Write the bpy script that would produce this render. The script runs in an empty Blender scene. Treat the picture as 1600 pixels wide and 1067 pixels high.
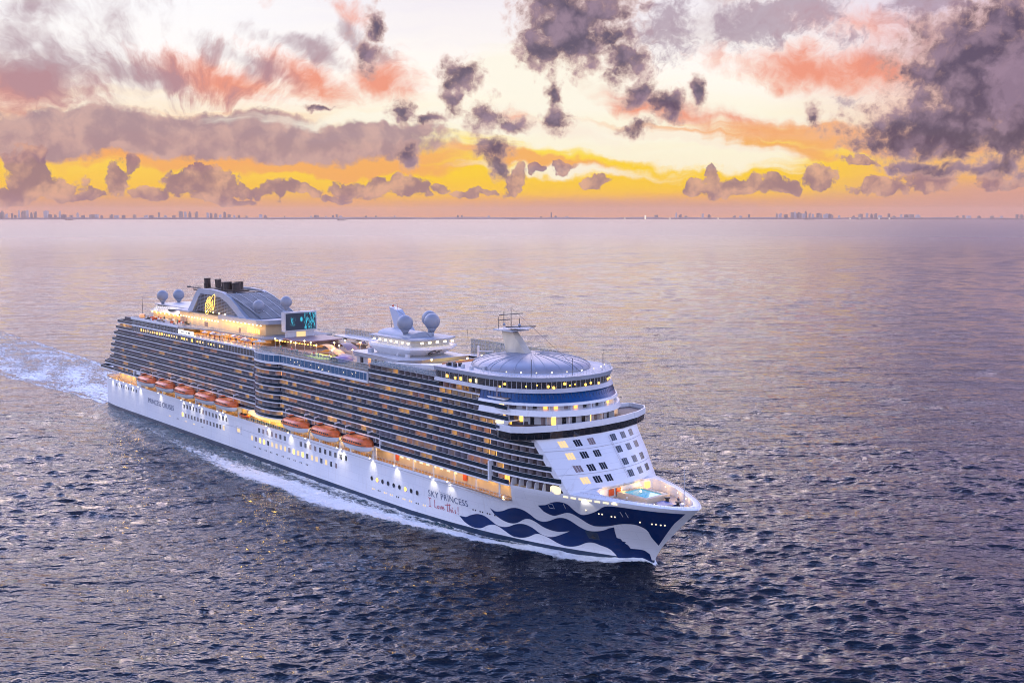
import bpy, bmesh, math, random
import numpy as np
from mathutils import Vector, Matrix
random.seed(7)
rng = np.random.default_rng(11)
SC = bpy.context.scene
COL = SC.collection
R = math.radians

# ------------------------------------------------------------------ camera
# world frame = ship frame: +x to the bow, -y to starboard, z up from the waterline (metres)
CAM = Vector((327.47, -193.70, 84.7))
FWD = Vector((-0.7643, 0.6448, 0.0)); RGT = Vector((0.6448, 0.7643, 0.0))
PITCH = math.atan((533.5 - 333.94) / 1723.5)
cd = bpy.data.cameras.new('camera'); cam = bpy.data.objects.new('camera', cd); COL.objects.link(cam)
SC.camera = cam
cd.lens = 1723.5 / 1600 * 36; cd.sensor_width = 36; cd.clip_start = 1.0; cd.clip_end = 60000
f3 = (FWD * math.cos(PITCH) + Vector((0, 0, -math.sin(PITCH)))).normalized()
u3 = RGT.cross(f3)
cam.matrix_world = Matrix(((RGT.x, u3.x, -f3.x, CAM.x), (RGT.y, u3.y, -f3.y, CAM.y), (RGT.z, u3.z, -f3.z, CAM.z), (0, 0, 0, 1)))
SC.view_settings.view_transform = 'Standard'; SC.view_settings.look = 'None'
SC.view_settings.exposure = 0; SC.view_settings.gamma = 1
SC.cycles.use_denoising = True; SC.cycles.filter_width = 1.0; SC.cycles.use_adaptive_sampling = False
SC.cycles.max_bounces = 6; SC.cycles.diffuse_bounces = 3; SC.cycles.glossy_bounces = 4; SC.cycles.transmission_bounces = 4
SC.cycles.volume_bounces = 0
SC.cycles.caustics_reflective = False; SC.cycles.caustics_refractive = False
SC.cycles.sample_clamp_indirect = 12.0
SC.cycles.use_light_tree = True

def lin(c):
    return tuple(((v / 255) / 12.92 if v / 255 <= 0.04045 else (((v / 255) + 0.055) / 1.055) ** 2.4) for v in c) + (1.0,)

class NT:
    """small wrapper to write node graphs tersely"""
    def __init__(s, tree): s.t = tree; s.n = tree.nodes; s.l = tree.links
    def set(s, inp, v):
        if v is None: return
        if hasattr(v, 'bl_idname') or isinstance(v, bpy.types.NodeSocket): s.l.new(v, inp)
        elif isinstance(v, (tuple, list)): inp.default_value = v
        else: inp.default_value = v
    def math(s, op, a, b=None, c=None, clamp=False):
        n = s.n.new('ShaderNodeMath'); n.operation = op; n.use_clamp = clamp
        s.set(n.inputs[0], a); s.set(n.inputs[1], b); s.set(n.inputs[2], c); return n.outputs[0]
    def vec(s, op, a, b=None, scale=None):
        n = s.n.new('ShaderNodeVectorMath'); n.operation = op
        s.set(n.inputs[0], a); s.set(n.inputs[1], b)
        if scale is not None: s.set(n.inputs['Scale'], scale)
        return n.outputs['Value'] if op in ('DOT_PRODUCT', 'LENGTH') else n.outputs[0]
    def ss(s, v, lo, hi, a=0.0, b=1.0):
        n = s.n.new('ShaderNodeMapRange'); n.interpolation_type = 'SMOOTHSTEP'
        s.set(n.inputs[0], v); s.set(n.inputs[1], lo); s.set(n.inputs[2], hi); s.set(n.inputs[3], a); s.set(n.inputs[4], b)
        return n.outputs[0]
    def mix(s, f, a, b, mode='MIX'):
        n = s.n.new('ShaderNodeMix'); n.data_type = 'RGBA'; n.blend_type = mode; n.clamp_factor = True
        s.set(n.inputs[0], f); s.set(n.inputs[6], a); s.set(n.inputs[7], b); return n.outputs[2]
    def noise(s, v, scale, detail=4.0, rough=0.5, dist=0.0, color=False):
        n = s.n.new('ShaderNodeTexNoise'); s.set(n.inputs['Vector'], v); n.inputs['Scale'].default_value = scale
        n.inputs['Detail'].default_value = detail; n.inputs['Roughness'].default_value = rough; n.inputs['Distortion'].default_value = dist
        return n.outputs[1] if color else n.outputs[0]
    def ramp(s, v, stops, rng_):
        n = s.n.new('ShaderNodeValToRGB'); e = n.color_ramp.elements
        lo, hi = rng_
        while len(e) < len(stops): e.new(0.5)
        for k, (p, c) in enumerate(stops): e[k].position = (p - lo) / (hi - lo)
        for k, (p, c) in enumerate(stops): e[k].color = lin(c)
        m = s.n.new('ShaderNodeMapRange'); s.set(m.inputs[0], v); m.inputs[1].default_value = lo; m.inputs[2].default_value = hi
        s.l.new(m.outputs[0], n.inputs[0]); return n.outputs[0]
    def comb(s, x, y, z=0.0):
        n = s.n.new('ShaderNodeCombineXYZ'); s.set(n.inputs[0], x); s.set(n.inputs[1], y); s.set(n.inputs[2], z); return n.outputs[0]
    def sep(s, v):
        n = s.n.new('ShaderNodeSeparateXYZ'); s.l.new(v, n.inputs[0]); return n.outputs

# ------------------------------------------------------------------ sky (world): clouds laid out by azimuth and elevation
world = bpy.data.worlds.new("World"); SC.world = world; world.use_nodes = True
wt = world.node_tree; wt.nodes.clear(); W = NT(wt)
K = 17.235      # one sky unit is about 3.3 degrees
def sky_at(u, v):   # azimuth / elevation (sky units) of a direction
    d = f3 + RGT * ((u - 800) / 1723.5) - u3 * ((v - 533.5) / 1723.5); d.normalize()
    return K * math.atan2(d.dot(RGT), d.dot(FWD)), K * math.asin(d.z)
tc = wt.nodes.new('ShaderNodeTexCoord').outputs['Generated']
dv = W.vec('NORMALIZE', tc)
az = W.math('ARCTAN2', W.vec('DOT_PRODUCT', dv, tuple(RGT)), W.vec('DOT_PRODUCT', dv, tuple(FWD)))
el = W.math('ARCSINE', W.sep(dv)[2])
SX = W.math('MULTIPLY', az, K); SY = W.math('MULTIPLY', el, K)
S0 = W.comb(SX, SY)
def blobs(coord, lst, falloff='QUADRATIC'):
    prev = None
    for b in lst:
        u, v, ru, rv = b[:4]; rot = b[4] if len(b) > 4 else 0; w = b[5] if len(b) > 5 else 1.0
        x, y = sky_at(u, v)
        g = wt.nodes.new('ShaderNodeTexGradient'); g.gradient_type = 'SPHERICAL'
        tm = g.texture_mapping; tm.vector_type = 'TEXTURE'
        tm.translation = (x, y, 0); tm.rotation = (0, 0, R(-rot)); tm.scale = (ru / 100, rv / 100, 1)
        W.l.new(coord, g.inputs[0])
        o = g.outputs[1]
        if w != 1.0: o = W.math('MULTIPLY', o, w)
        prev = o if prev is None else W.math('SMOOTH_MAX', prev, o, 0.12)
    return prev
# warps
w1 = W.vec('SUBTRACT', W.noise(S0, 1.1, 3, 0.55, color=True), (0.5, 0.5, 0.5))
w2 = W.vec('SUBTRACT', W.noise(S0, 5.0, 3, 0.6, color=True), (0.5, 0.5, 0.5))
SW = W.vec('ADD', W.vec('ADD', S0, W.vec('SCALE', w1, scale=0.62)), W.vec('SCALE', w2, scale=0.16))
# wispy coordinates: strongly sheared
_cx, _cy = sky_at(300, 262)
rx = W.math('SUBTRACT', SX, _cx); ry = W.math('SUBTRACT', SY, _cy)
fan = W.comb(W.math('MULTIPLY', W.math('ARCTAN2', ry, W.math('MAXIMUM', W.math('ABSOLUTE', rx), 0.05)), 2.2), W.math('MULTIPLY', W.math('LOGARITHM', W.math('ADD', W.math('SQRT', W.math('ADD', W.math('MULTIPLY', rx, rx), W.math('MULTIPLY', ry, ry))), 0.15), 2.718), 0.75), W.math('SIGN', rx))
wisp = W.noise(W.vec('ADD', fan, W.vec('SCALE', w1, scale=0.75)), 2.1, 9, 0.62, 0.0)
streak = W.noise(W.vec('MULTIPLY', W.vec('ADD', S0, W.vec('SCALE', w1, scale=0.5)), (0.35, 4.0, 1.0)), 1.2, 4, 0.55)
TY = W.math('ADD', SY, W.math('MULTIPLY', W.math('SUBTRACT', streak, 0.5), W.ss(SY, 0.1, 1.2, 0.15, 0.9)))
up = [(5.0, (248, 222, 214)), (7.5, (222, 202, 222)), (11.0, (132, 156, 214)), (15.5, (84, 114, 178))]
RG = (-0.5, 15.5)
cC = W.ramp(TY, [(-0.3, (232, 166, 128)), (0.08, (240, 172, 118)), (0.2, (242, 176, 104)), (0.34, (254, 200, 56)), (0.7, (255, 212, 46)), (0.95, (255, 226, 96)), (1.25, (255, 248, 222)), (2.2, (253, 247, 240)), (3.4, (236, 230, 240))] + up, RG)
cL = W.ramp(TY, [(-0.3, (226, 164, 132)), (0.08, (230, 166, 126)), (0.2, (232, 170, 118)), (0.36, (252, 196, 66)), (0.75, (255, 212, 84)), (1.0, (250, 178, 110)), (1.5, (255, 238, 214)), (2.2, (253, 249, 246)), (3.3, (246, 245, 250))] + up, RG)
cR = W.ramp(TY, [(-0.3, (206, 150, 148)), (0.1, (212, 152, 144)), (0.35, (222, 162, 140)), (0.6, (246, 184, 104)), (0.95, (252, 198, 118)), (1.3, (242, 188, 164)), (1.9, (240, 192, 190)), (2.6, (232, 202, 216)), (3.4, (214, 204, 230))] + [(5.0, (226, 196, 222)), (8.0, (190, 172, 224)), (11.0, (146, 152, 216)), (15.5, (96, 112, 176))], RG)
cB = W.ramp(SY, [(-0.3, (156, 150, 200)), (0.6, (184, 178, 226)), (2.5, (212, 212, 240)), (6.0, (196, 208, 248)), (10.0, (146, 170, 240)), (15.5, (96, 118, 196))], RG)
cB = W.vec('SCALE', cB, scale=W.ss(SY, 5.0, 14.0, 2.5, 1.15))
base = W.mix(W.ss(SX, -5.0, -0.8), cL, cC)
base = W.mix(W.ss(SX, 3.4, 7.6), base, cR)
base = W.mix(W.ss(W.math('ABSOLUTE', SX), 9.0, 26.0), base, cB)
side_ = W.ss(SX, 1.5, 6.5, 1.0, 0.34)
front = W.ss(W.math('ABSOLUTE', SX), 14.0, 26.0, 1.0, 0.0)
glow = W.math('MULTIPLY', W.math('MULTIPLY', W.ss(SY, 3.4, 5.5, 0.0, 5.4), W.ss(SY, 11.0, 22.0, 1.0, 0.30)), W.math('MULTIPLY', side_, front))
base = W.vec('SCALE', base, scale=W.math('ADD', W.math('ADD', 1.0, glow), W.ss(SY, 1.3, 2.2, 0.0, 0.06)))
col = base
fb = W.noise(SW, 1.9, 5, 0.5, 0.1)
fbh = W.noise(W.vec('ADD', SW, (0.12, -0.16, 0.0)), 1.9, 5, 0.5, 0.1)
fbs = W.noise(SW, 3.6, 9, 0.64, 0.0)
fine_n = W.noise(SW, 11.0, 6, 0.62, 0.0)
fbs = W.math('ADD', W.math('MULTIPLY', fbs, 0.62), W.math('MULTIPLY', fine_n, 0.38))
def billow(v, sc):
    n = wt.nodes.new('ShaderNodeTexVoronoi'); n.feature = 'F1'; n.inputs['Scale'].default_value = sc; n.inputs['Detail'].default_value = 3.0; n.inputs['Roughness'].default_value = 0.55
    n.normalize = True; W.l.new(v, n.inputs['Vector']); return W.math('SUBTRACT', 1.0, n.outputs['Distance'])
bil = billow(W.vec('ADD', S0, W.vec('SCALE', w2, scale=0.10)), 4.2)
puff = W.math('ADD', W.math('MULTIPLY', fbs, 0.45), W.math('MULTIPLY', W.math('SUBTRACT', bil, 0.22), 0.60))
pshade = W.ss(W.math('ADD', W.math('MULTIPLY', bil, 0.6), W.math('MULTIPLY', W.math('SUBTRACT', fb, fbh), 0.9)), 0.28, 0.62)
def layer(col, field, nz, amp, lo, hi, opac, c):
    d = W.ss(W.math('ADD', field, W.math('MULTIPLY', W.math('MULTIPLY', W.math('SUBTRACT', nz, 0.5), amp), W.ss(field, 0.0, 0.22))), lo, hi, 0.0, opac)
    return W.mix(d, col, c)
# salmon and mauve cirrus
red = blobs(SW, [(480, 122, 190, 60, 18), (600, 125, 120, 60, 20), (330, 120, 200, 60, 6), (1260, 108, 230, 55, 8), (1370, 100, 130, 40, 10), (1010, 165, 220, 36, 15), (880, 205, 200, 34, 14),
                 (30, 130, 180, 70), (540, 20, 220, 40, 15, 0.5), (1330, 40, 260, 60, 10, 0.6), (1150, 190, 260, 36, 6, 0.7)])
col = layer(col, red, wisp, 1.7, 0.24, 0.9, 0.9, lin((240, 142, 112)))
mau = blobs(SW, [(60, 110, 200, 95, 0, 1.2), (20, 60, 90, 60), (220, 120, 240, 62, 6), (400, 100, 160, 40, 20), (180, 20, 190, 110, -40, 0.75), (60, 10, 90, 60), (480, 75, 170, 30, 18), (570, 70, 80, 30, 30), (1000, 150, 170, 34, 14, 0.7), (1500, 60, 250, 120, 0, 0.7), (1120, 40, 260, 80, 0, 0.6)])
col = layer(col, mau, wisp, 1.7, 0.30, 1.0, 0.82, lin((172, 142, 156)))
# orange and mauve stratus band
org = blobs(SW, [(420, 247, 500, 26, -1), (830, 250, 220, 16, 8), (1120, 222, 300, 18, 8), (1300, 214, 300, 30, 4), (150, 240, 300, 22), (560, 262, 260, 16)])
col = layer(col, org, streak, 1.0, 0.15, 0.55, 0.8, lin((246, 168, 104)))
band = blobs(SW, [(150, 212, 320, 42, -2, 1.1), (60, 222, 190, 36), (430, 222, 300, 30, -3, 1.05), (300, 198, 160, 30), (560, 215, 170, 22, -2), (430, 195, 110, 26), (520, 232, 220, 26, -2)])
shade_b = W.ss(W.math('ADD', W.math('SUBTRACT', fb, fbh), 0.0), -0.16, 0.16)
col = layer(col, band, puff, 1.2, 0.1, 0.42, 0.95, W.mix(W.math('MULTIPLY_ADD', pshade, 0.5, W.math('MULTIPLY', shade_b, 0.5)), lin((172, 142, 150)), lin((208, 170, 164))))
# low haze bank
bank = blobs(S0, [(1000, 326, 620, 26, 0, 0.8), (500, 332, 500, 20, 0, 0.5), (1500, 325, 500, 50, 0, 0.6), (100, 325, 400, 28, 0, 0.6)])
brt = blobs(SW, [(980, 226, 350, 36, 7, 1.4), (900, 268, 260, 14, 2, .7), (560, 188, 300, 16, 0, .7), (850, 120, 200, 80), (1150, 170, 200, 30, 6, .6)])
col = layer(col, brt, streak, 0.9, 0.15, 0.6, 0.85, (1.0, 0.95, 0.80, 1))
col = layer(col, bank, fbs, 0.6, 0.1, 0.7, 0.75, lin((212, 160, 148)))
# cumulus along the horizon
hz = [(42, 262, 44, 40), (75, 290, 66, 26), (16, 304, 70, 18), (130, 306, 60, 12), (190, 285, 36, 30), (212, 262, 14, 18), (320, 286, 84, 38), (235, 302, 40, 16), (420, 296, 44, 22), (470, 298, 48, 16), (540, 290, 34, 26), (590, 292, 44, 26), (640, 291, 52, 26), (692, 292, 24, 12), (745, 301, 48, 10), (530, 306, 50, 10),
      (350, 309, 60, 9), (930, 286, 32, 11), (840, 262, 18, 10), (882, 262, 34, 9), (1140, 292, 80, 22), (1116, 272, 12, 16), (1215, 294, 56, 18), (1285, 280, 42, 30), (1375, 291, 60, 20), (1450, 280, 70, 34), (1545, 278, 38, 20), (1590, 284, 34, 14), (1348, 250, 36, 11), (1395, 255, 22, 12), (1080, 292, 22, 14), (800, 284, 40, 26, -35)]
hzf = blobs(SW, hz)
col = layer(col, hzf, puff, 2.4, 0.26, 0.44, 0.9, W.mix(pshade, lin((148, 114, 132)), lin((222, 170, 148))))
# dark cumulus
dk = [(1540, 120, 190, 160, 0, 1.25), (1480, 195, 220, 70, -4, 1.2), (1420, 218, 120, 36), (1600, 200, 130, 110, 0, 1.2), (1570, 30, 120, 80), (1475, 100, 90, 60, -30), (1530, 262, 150, 26), (1430, 256, 90, 24),
      (890, 40, 130, 100, 0, 1.2), (850, 70, 80, 60), (940, 12, 90, 60), (975, 90, 56, 66, 20), (1000, 140, 44, 54, 30), (1042, 165, 38, 46), (1000, 200, 46, 24), (955, 60, 40, 40),
      (1092, 152, 24, 38), (1270, 182, 30, 42), (720, 118, 48, 50), (704, 158, 28, 40), (757, 185, 56, 44), (805, 196, 46, 22), (862, 150, 22, 34), (866, 185, 34, 42), (632, 178, 28, 34), (662, 190, 40, 18), (640, 245, 34, 34), (770, 240, 50, 44), (778, 262, 30, 34),
      (584, 35, 30, 50, 0, 0.85), (575, 80, 44, 44, 0, 0.85), (500, 165, 60, 8, 6, 0.8)]
dkf = blobs(SW, dk)
dd = W.math('ADD', dkf, W.math('MULTIPLY', W.math('MULTIPLY', W.math('SUBTRACT', puff, 0.5), 2.3), W.ss(dkf, 0.0, 0.2)))
dcol = W.mix(pshade, lin((88, 76, 102)), lin((150, 126, 146)))
dcol = W.mix(W.ss(dd, 0.3, 0.9), W.mix(0.85, dcol, lin((232, 184, 168))), dcol)
col = W.mix(W.ss(dd, 0.22, 0.74, 0.0, 0.96), col, dcol)
lt = blobs(SW, [(1040, 40, 90, 110, 0, 0.9), (1200, 35, 120, 60), (1270, 20, 70, 60), (1150, 50, 60, 50), (1445, 10, 90, 36), (1590, 130, 80, 90), (1320, 60, 60, 30, 0, 0.7), (1240, 12, 120, 30), (1328, 155, 40, 24, 0, 0.8)])
col = layer(col, lt, fbs, 1.6, 0.30, 0.75, 0.7, lin((160, 134, 156)))
bg = wt.nodes.new('ShaderNodeBackground'); W.l.new(col, bg.inputs[0]); bg.inputs[1].default_value = 1.0
wo = wt.nodes.new('ShaderNodeOutputWorld'); W.l.new(bg.outputs[0], wo.inputs[0])
world.cycles.sampling_method = 'MANUAL'; world.cycles.sample_map_resolution = 512

# the sun: just under the cloud band on the horizon, weak and warm
sl = bpy.data.lights.new('sun', 'SUN'); sun = bpy.data.objects.new('sun', sl); COL.objects.link(sun)
sl.energy = 0.015; sl.color = (1.0, 0.62, 0.38); sl.angle = R(24)
_a = R(3.5)
sd = FWD * math.cos(_a) + RGT * math.sin(_a) + Vector((0, 0, 0.09)); sd.normalize()
sun.rotation_euler = sd.to_track_quat('Z', 'Y').to_euler(); sun.location = CAM + Vector((0, 0, 60))

def tag(o, label=None, cat=None, group=None, kind=None):
    if label: o['label'] = label
    if cat: o['category'] = cat
    if group: o['group'] = group
    if kind: o['kind'] = kind
    return o
# ------------------------------------------------------------------ hull form (needed by the sea for the foam and the bow wave)
RIM = [(-170, 19.2), (108, 19.2), (118, 18.9), (124, 18.3), (130, 17.3), (138, 15.2), (145, 12.9), (150, 10.9), (155, 8.5), (159, 6.2), (162.5, 3.6), (164.2, 1.9), (165, 0.0)]
WLN = [(-170, 19.2), (58, 19.2), (75, 18.9), (92, 17.6), (106, 15.7), (119, 12.9), (127, 10.6), (134, 8.0), (143, 4.4), (148, 1.9), (151, 0.0)]
STEM = [(-4, 151), (0, 151), (2.2, 151.9), (5.6, 154.1), (10.5, 158.8), (14.4, 162.7), (16.6, 165), (30, 165)]
TAIL = [(-170, 0.0), (-165.8, 0.0), (-165.6, 12.0), (-165, 15.4), (-163, 17.2), (-158, 18.5), (-148, 19.1), (-135, 19.2), (400, 19.2)]
def ip(x, tab):
    a = [p[0] for p in tab]; b = [p[1] for p in tab]
    return float(np.interp(x, a, b))
def hb(x, z):
    w = min(1.0, max(0.0, z / 16.5)) ** 1.35
    d = ip(z, STEM) - x
    if d <= 0: return 0.0
    return min((1 - w) * ip(151 - d, WLN) + w * ip(165 - d, RIM), ip(x, TAIL))

# ------------------------------------------------------------------ the sea: one sheet to the horizon, real waves
def hfield(nw, lmin, lmax, slope, seed, spread, turn):
    g = np.random.default_rng(seed)
    L = np.exp(g.uniform(np.log(lmin), np.log(lmax), nw)); k = 2 * np.pi / L
    th = math.atan2(FWD.y, FWD.x) + R(turn) + g.normal(0, spread, nw)
    a = slope * np.sqrt(2.0 / nw) / k * (0.75 + 0.5 * g.random(nw))
    return L, k, np.cos(th), np.sin(th), a, g.uniform(0, 2 * np.pi, nw)
def build_sea():
    fine = np.linspace(-40, 40, 1150)
    coarse = np.concatenate([np.linspace(-180, -44, 60), fine, np.linspace(44, 180, 60)[:-1]])
    phi = np.radians(coarse)
    r = [20.0]
    while r[-1] < 17000:
        q = r[-1]
        step = q * (0.05 if q < 130 else (0.0018 if q < 420 else (0.0026 if q < 900 else (0.004 if q < 3000 else 0.012))))
        r.append(q + step)
    r = np.array(r); NR, NP = len(r), len(phi)
    cx, cy = CAM.x, CAM.y
    cph, sph = np.cos(phi), np.sin(phi)
    dx = cph * FWD.x + sph * RGT.x; dy = cph * FWD.y + sph * RGT.y
    X = cx + r[:, None] * dx[None, :]; Y = cy + r[:, None] * dy[None, :]
    Z = np.zeros_like(X); OX = np.zeros_like(X); OY = np.zeros_like(X)
    cell = np.gradient(r)
    sets = [hfield(130, 1.1, 6.2, 0.25, 5, 0.34, -10), hfield(50, 1.1, 5.0, 0.12, 6, 0.5, 40), hfield(24, 14.0, 60.0, 0.055, 8, 0.4, -5)]
    L, k, kx, ky, a, ph = [np.concatenate(q) for q in zip(*sets)]
    wide = np.abs(coarse) <= 43
    for i in range(len(L)):
        fade = np.clip((L[i] / cell - 2.5) / 2.5, 0, 1)[:, None]
        rows = fade[:, 0] > 0
        if not rows.any(): continue
        arg = k[i] * (kx[i] * X[rows] + ky[i] * Y[rows]) + ph[i]
        s = np.sin(arg) * fade[rows] * a[i]; c = np.cos(arg) * fade[rows] * a[i]
        Z[rows] += s; OX[rows] += kx[i] * c * 1.0; OY[rows] += ky[i] * c * 1.0
    # calmer and rougher patches drifting over the sea
    P = np.zeros_like(X)
    g = np.random.default_rng(3)
    for i in range(14):
        Lp = g.uniform(60, 420); t = g.uniform(0, np.pi)
        P += np.sin(2 * np.pi / Lp * (np.cos(t) * X + np.sin(t) * Y) + g.uniform(0, 6.3))
    amp = 1.0 + 0.10 * P
    Z *= amp; OX *= amp; OY *= amp
    # distance outboard of the hull, bow wave and wake
    xs = np.linspace(-170, 151, 322)
    hbx = np.interp(X, xs, [hb(v, 0.0) for v in xs])
    D = np.abs(Y) - hbx
    side = (X > -166) & (X < 151)
    near = np.exp(-np.clip(D, 0, 60) / 14.0) * side
    Z *= (1 - 0.45 * near)
    yaw = np.interp(X, [40, 80, 120, 140, 149, 152], [0.0, 0.1, 0.25, 0.7, 1.9, 0.0])
    Z += yaw * np.exp(-np.clip(D, 0, 40) / 2.6) * (X < 152) * (X > 30)
    # crest of the diverging bow wave running aft, and the dip behind it
    outer = np.interp(X, [-400, -300, -166, -106, -69, -35, -3, 11, 24, 47, 54, 67, 73, 81, 87, 93, 99, 110, 122, 138, 148, 152], [22, 19, 10, 11.5, 15.5, 18, 20, 18.5, 16.5, 18.8, 16.8, 12.6, 11.6, 10.8, 10.6, 8.2, 7.2, 6.2, 5.6, 4.2, 2.6, 0.8])
    Z += 0.55 * np.exp(-((D - outer + 1.5) / 3.0) ** 2) * (X < 130) * (X > -150)
    Z -= 0.40 * np.exp(-((D - outer - 5.0) / 3.5) ** 2) * (X < 120) * (X > -150)
    # foam along the side
    e = outer - D
    fo = np.clip(e / (0.35 * outer + 0.4), 0, 1) ** 0.7 * (D > -1.0)
    age = np.interp(X, [-166, -110, -60, -30, 0, 30, 70, 100, 151], [0.34, 0.42, 0.56, 0.7, 0.9, 1.06, 1.08, 1.05, 1.0])
    lane = 0.90 + 0.10 * np.exp(-((D / (outer + 0.01) - 0.72) / 0.24) ** 2)
    gap = 1 - 0.45 * np.exp(-((D / (outer + .01) - 0.18) / 0.2) ** 2) * (X < 120)
    fo = fo * age * lane * gap
    fo = np.maximum(fo, np.exp(-np.clip(D, 0, 9) / 0.8) * 0.62 * side * (D > -1.5))
    fo = np.where(X < 152, fo, 0)
    # second thin crest further out
    fo = np.maximum(fo, 0.55 * np.exp(-((D - outer - 3.5) / 1.1) ** 2) * np.interp(X, [-60, 0, 30, 46, 56], [0, 0.7, 1, 0.9, 0]))
    fo = np.where(X < -166, 0, fo)
    # wake astern
    hw = np.interp(-X, [150, 166, 230, 330, 700, 1500], [17, 19, 25, 32, 46, 70])
    q = np.abs(Y) / hw
    wk = np.clip((1 - q) / 0.25, 0, 1) * np.interp(-X, [163, 168, 260, 420, 900, 1600], [0, 1, 0.85, 0.7, 0.35, 0])
    edge = np.exp(-((q - 0.9) / 0.13) ** 2) * np.interp(-X, [160, 170, 400, 900], [0, 0.9, 0.75, 0.1])
    patch = 0.5 + 0.5 * np.sin(X / 11.0 + 2.0 * np.sin(Y / 9.0)) * np.sin(Y / 6.5 + 1.5 * np.sin(X / 23.0))
    foam = np.maximum(fo, np.maximum(wk * (0.56 + 0.26 * patch), edge * (0.62 + 0.26 * patch)))
    Z *= (1 - 0.5 * wk)
    aer = np.clip(np.clip(e / (0.25 * outer + .5) + 0.15, 0, 1) * (X < 150) * (X > -166) * (D > -1), 0, 1) * np.interp(X, [-166, 60, 110, 150], [0.9, 1.0, 0.75, 0.4])
    aer = np.maximum(aer, wk)
    V = np.stack([X + OX, Y + OY, Z], -1).reshape(-1, 3)
    i = np.arange(NR - 1)[:, None] * NP; j = np.arange(NP)[None, :]; j2 = (j + 1) % NP
    F = np.stack([i + j, i + j2, i + NP + j2, i + NP + j], -1).reshape(-1, 4)
    # close the middle with one fan vertex
    me = bpy.data.meshes.new('sea')
    nv = len(V); V = np.vstack([V, [[cx, cy, 0.0]]])
    tri = np.stack([np.full(NP, nv), (np.arange(NP) + 1) % NP, np.arange(NP)], -1)
    me.vertices.add(len(V)); me.vertices.foreach_set('co', V.astype(np.float32).ravel())
    nl = F.size + tri.size
    me.loops.add(nl); me.loops.foreach_set('vertex_index', np.concatenate([F[:, ::-1].ravel(), tri[:, ::-1].ravel()]).astype(np.int32))
    me.polygons.add(len(F) + len(tri))
    st = np.concatenate([np.arange(len(F)) * 4, len(F) * 4 + np.arange(len(tri)) * 3]).astype(np.int32)
    me.polygons.foreach_set('loop_start', st)
    me.polygons.foreach_set('use_smooth', np.ones(len(st), dtype=bool))
    for nm, arr in (('foam', foam), ('aerated', aer)):
        at = me.attributes.new(nm, 'FLOAT', 'POINT')
        at.data.foreach_set('value', np.append(arr.ravel(), 0).astype(np.float32))
    me.update(); me.validate()
    o = bpy.data.objects.new('sea', me); COL.objects.link(o); tag(o, kind='structure')
    return o
def sea_material():
    m = bpy.data.materials.new('sea_water'); m.use_nodes = True; t = m.node_tree; t.nodes.clear(); N = NT(t)
    geo = t.nodes.new('ShaderNodeNewGeometry').outputs['Position']
    a1 = t.nodes.new('ShaderNodeAttribute'); a1.attribute_name = 'foam'
    a2 = t.nodes.new('ShaderNodeAttribute'); a2.attribute_name = 'aerated'
    foam = a1.outputs['Fac']; aer = a2.outputs['Fac']
    # ripples, slightly elongated across the wind
    mp = t.nodes.new('ShaderNodeMapping'); mp.vector_type = 'TEXTURE'; mp.inputs['Rotation'].default_value = (0, 0, math.atan2(FWD.y, FWD.x)); mp.inputs['Scale'].default_value = (1.0, 2.6, 1.0)
    t.links.new(geo, mp.inputs[0]); pv = mp.outputs[0]
    n1 = N.noise(pv, 0.55, 2.5, 0.5, 0.3)
    n2 = N.noise(pv, 1.9, 2.0, 0.5, 0.3)
    n0 = N.noise(pv, 0.075, 3, 0.55, 0.6)
    h = N.math('ADD', N.math('MULTIPLY', n1, 1.0), N.math('MULTIPLY', n2, 0.36))
    h = N.math('ADD', h, N.math('MULTIPLY', n0, 4.0))
    n3 = N.noise(pv, 0.013, 3, 0.6, 0.3)
    dist = N.vec('LENGTH', N.vec('SUBTRACT', geo, (150.0, -60.0, 0.0)))
    h = N.math('ADD', h, N.math('MULTIPLY', n3, N.ss(dist, 500.0, 3000.0, 0.0, 14.0)))
    fl1 = N.noise(N.vec('MULTIPLY', geo, (0.6, 1.25, 1.0)), 0.34, 8, 0.68, 1.4)
    fl2 = N.noise(N.vec('MULTIPLY', geo, (0.8, 1.25, 1.0)), 1.6, 4, 0.65, 0.6)
    fl = N.math('ADD', N.math('MULTIPLY', fl1, 0.72), N.math('MULTIPLY', fl2, 0.28))
    th = N.math('SUBTRACT', 0.75, N.math('MULTIPLY', foam, 0.50))
    fd = N.ss(N.math('SUBTRACT', fl, th), -0.035, 0.10)
    fd = N.math('MULTIPLY', fd, N.ss(foam, 0.02, 0.12))
    h = N.math('ADD', h, N.math('MULTIPLY', fd, N.math('MULTIPLY', fl, 1.0)))
    bp = t.nodes.new('ShaderNodeBump'); bp.inputs['Strength'].default_value = 1.0; bp.inputs['Distance'].default_value = 0.8
    t.links.new(h, bp.inputs['Height'])
    pb = t.nodes.new('ShaderNodeBsdfPrincipled')
    wc = N.mix(N.math('MULTIPLY', aer, 0.75), (0.0020, 0.0085, 0.019, 1), (0.020, 0.085, 0.12, 1))
    t.links.new(wc, pb.inputs['Base Color']); t.links.new(N.ss(dist, 500.0, 5000.0, 0.035, 0.30), pb.inputs['Roughness']); pb.inputs['IOR'].default_value = 1.333
    t.links.new(bp.outputs[0], pb.inputs['Normal'])
    fb_ = t.nodes.new('ShaderNodeBsdfPrincipled'); fb_.inputs['Base Color'].default_value = (0.90, 0.93, 0.93, 1); fb_.inputs['Roughness'].default_value = 0.85
    t.links.new(bp.outputs[0], fb_.inputs['Normal'])
    mx = t.nodes.new('ShaderNodeMixShader'); t.links.new(fd, mx.inputs[0]); t.links.new(pb.outputs[0], mx.inputs[1]); t.links.new(fb_.outputs[0], mx.inputs[2])
    out = t.nodes.new('ShaderNodeOutputMaterial'); t.links.new(mx.outputs[0], out.inputs[0])
    return m
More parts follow.
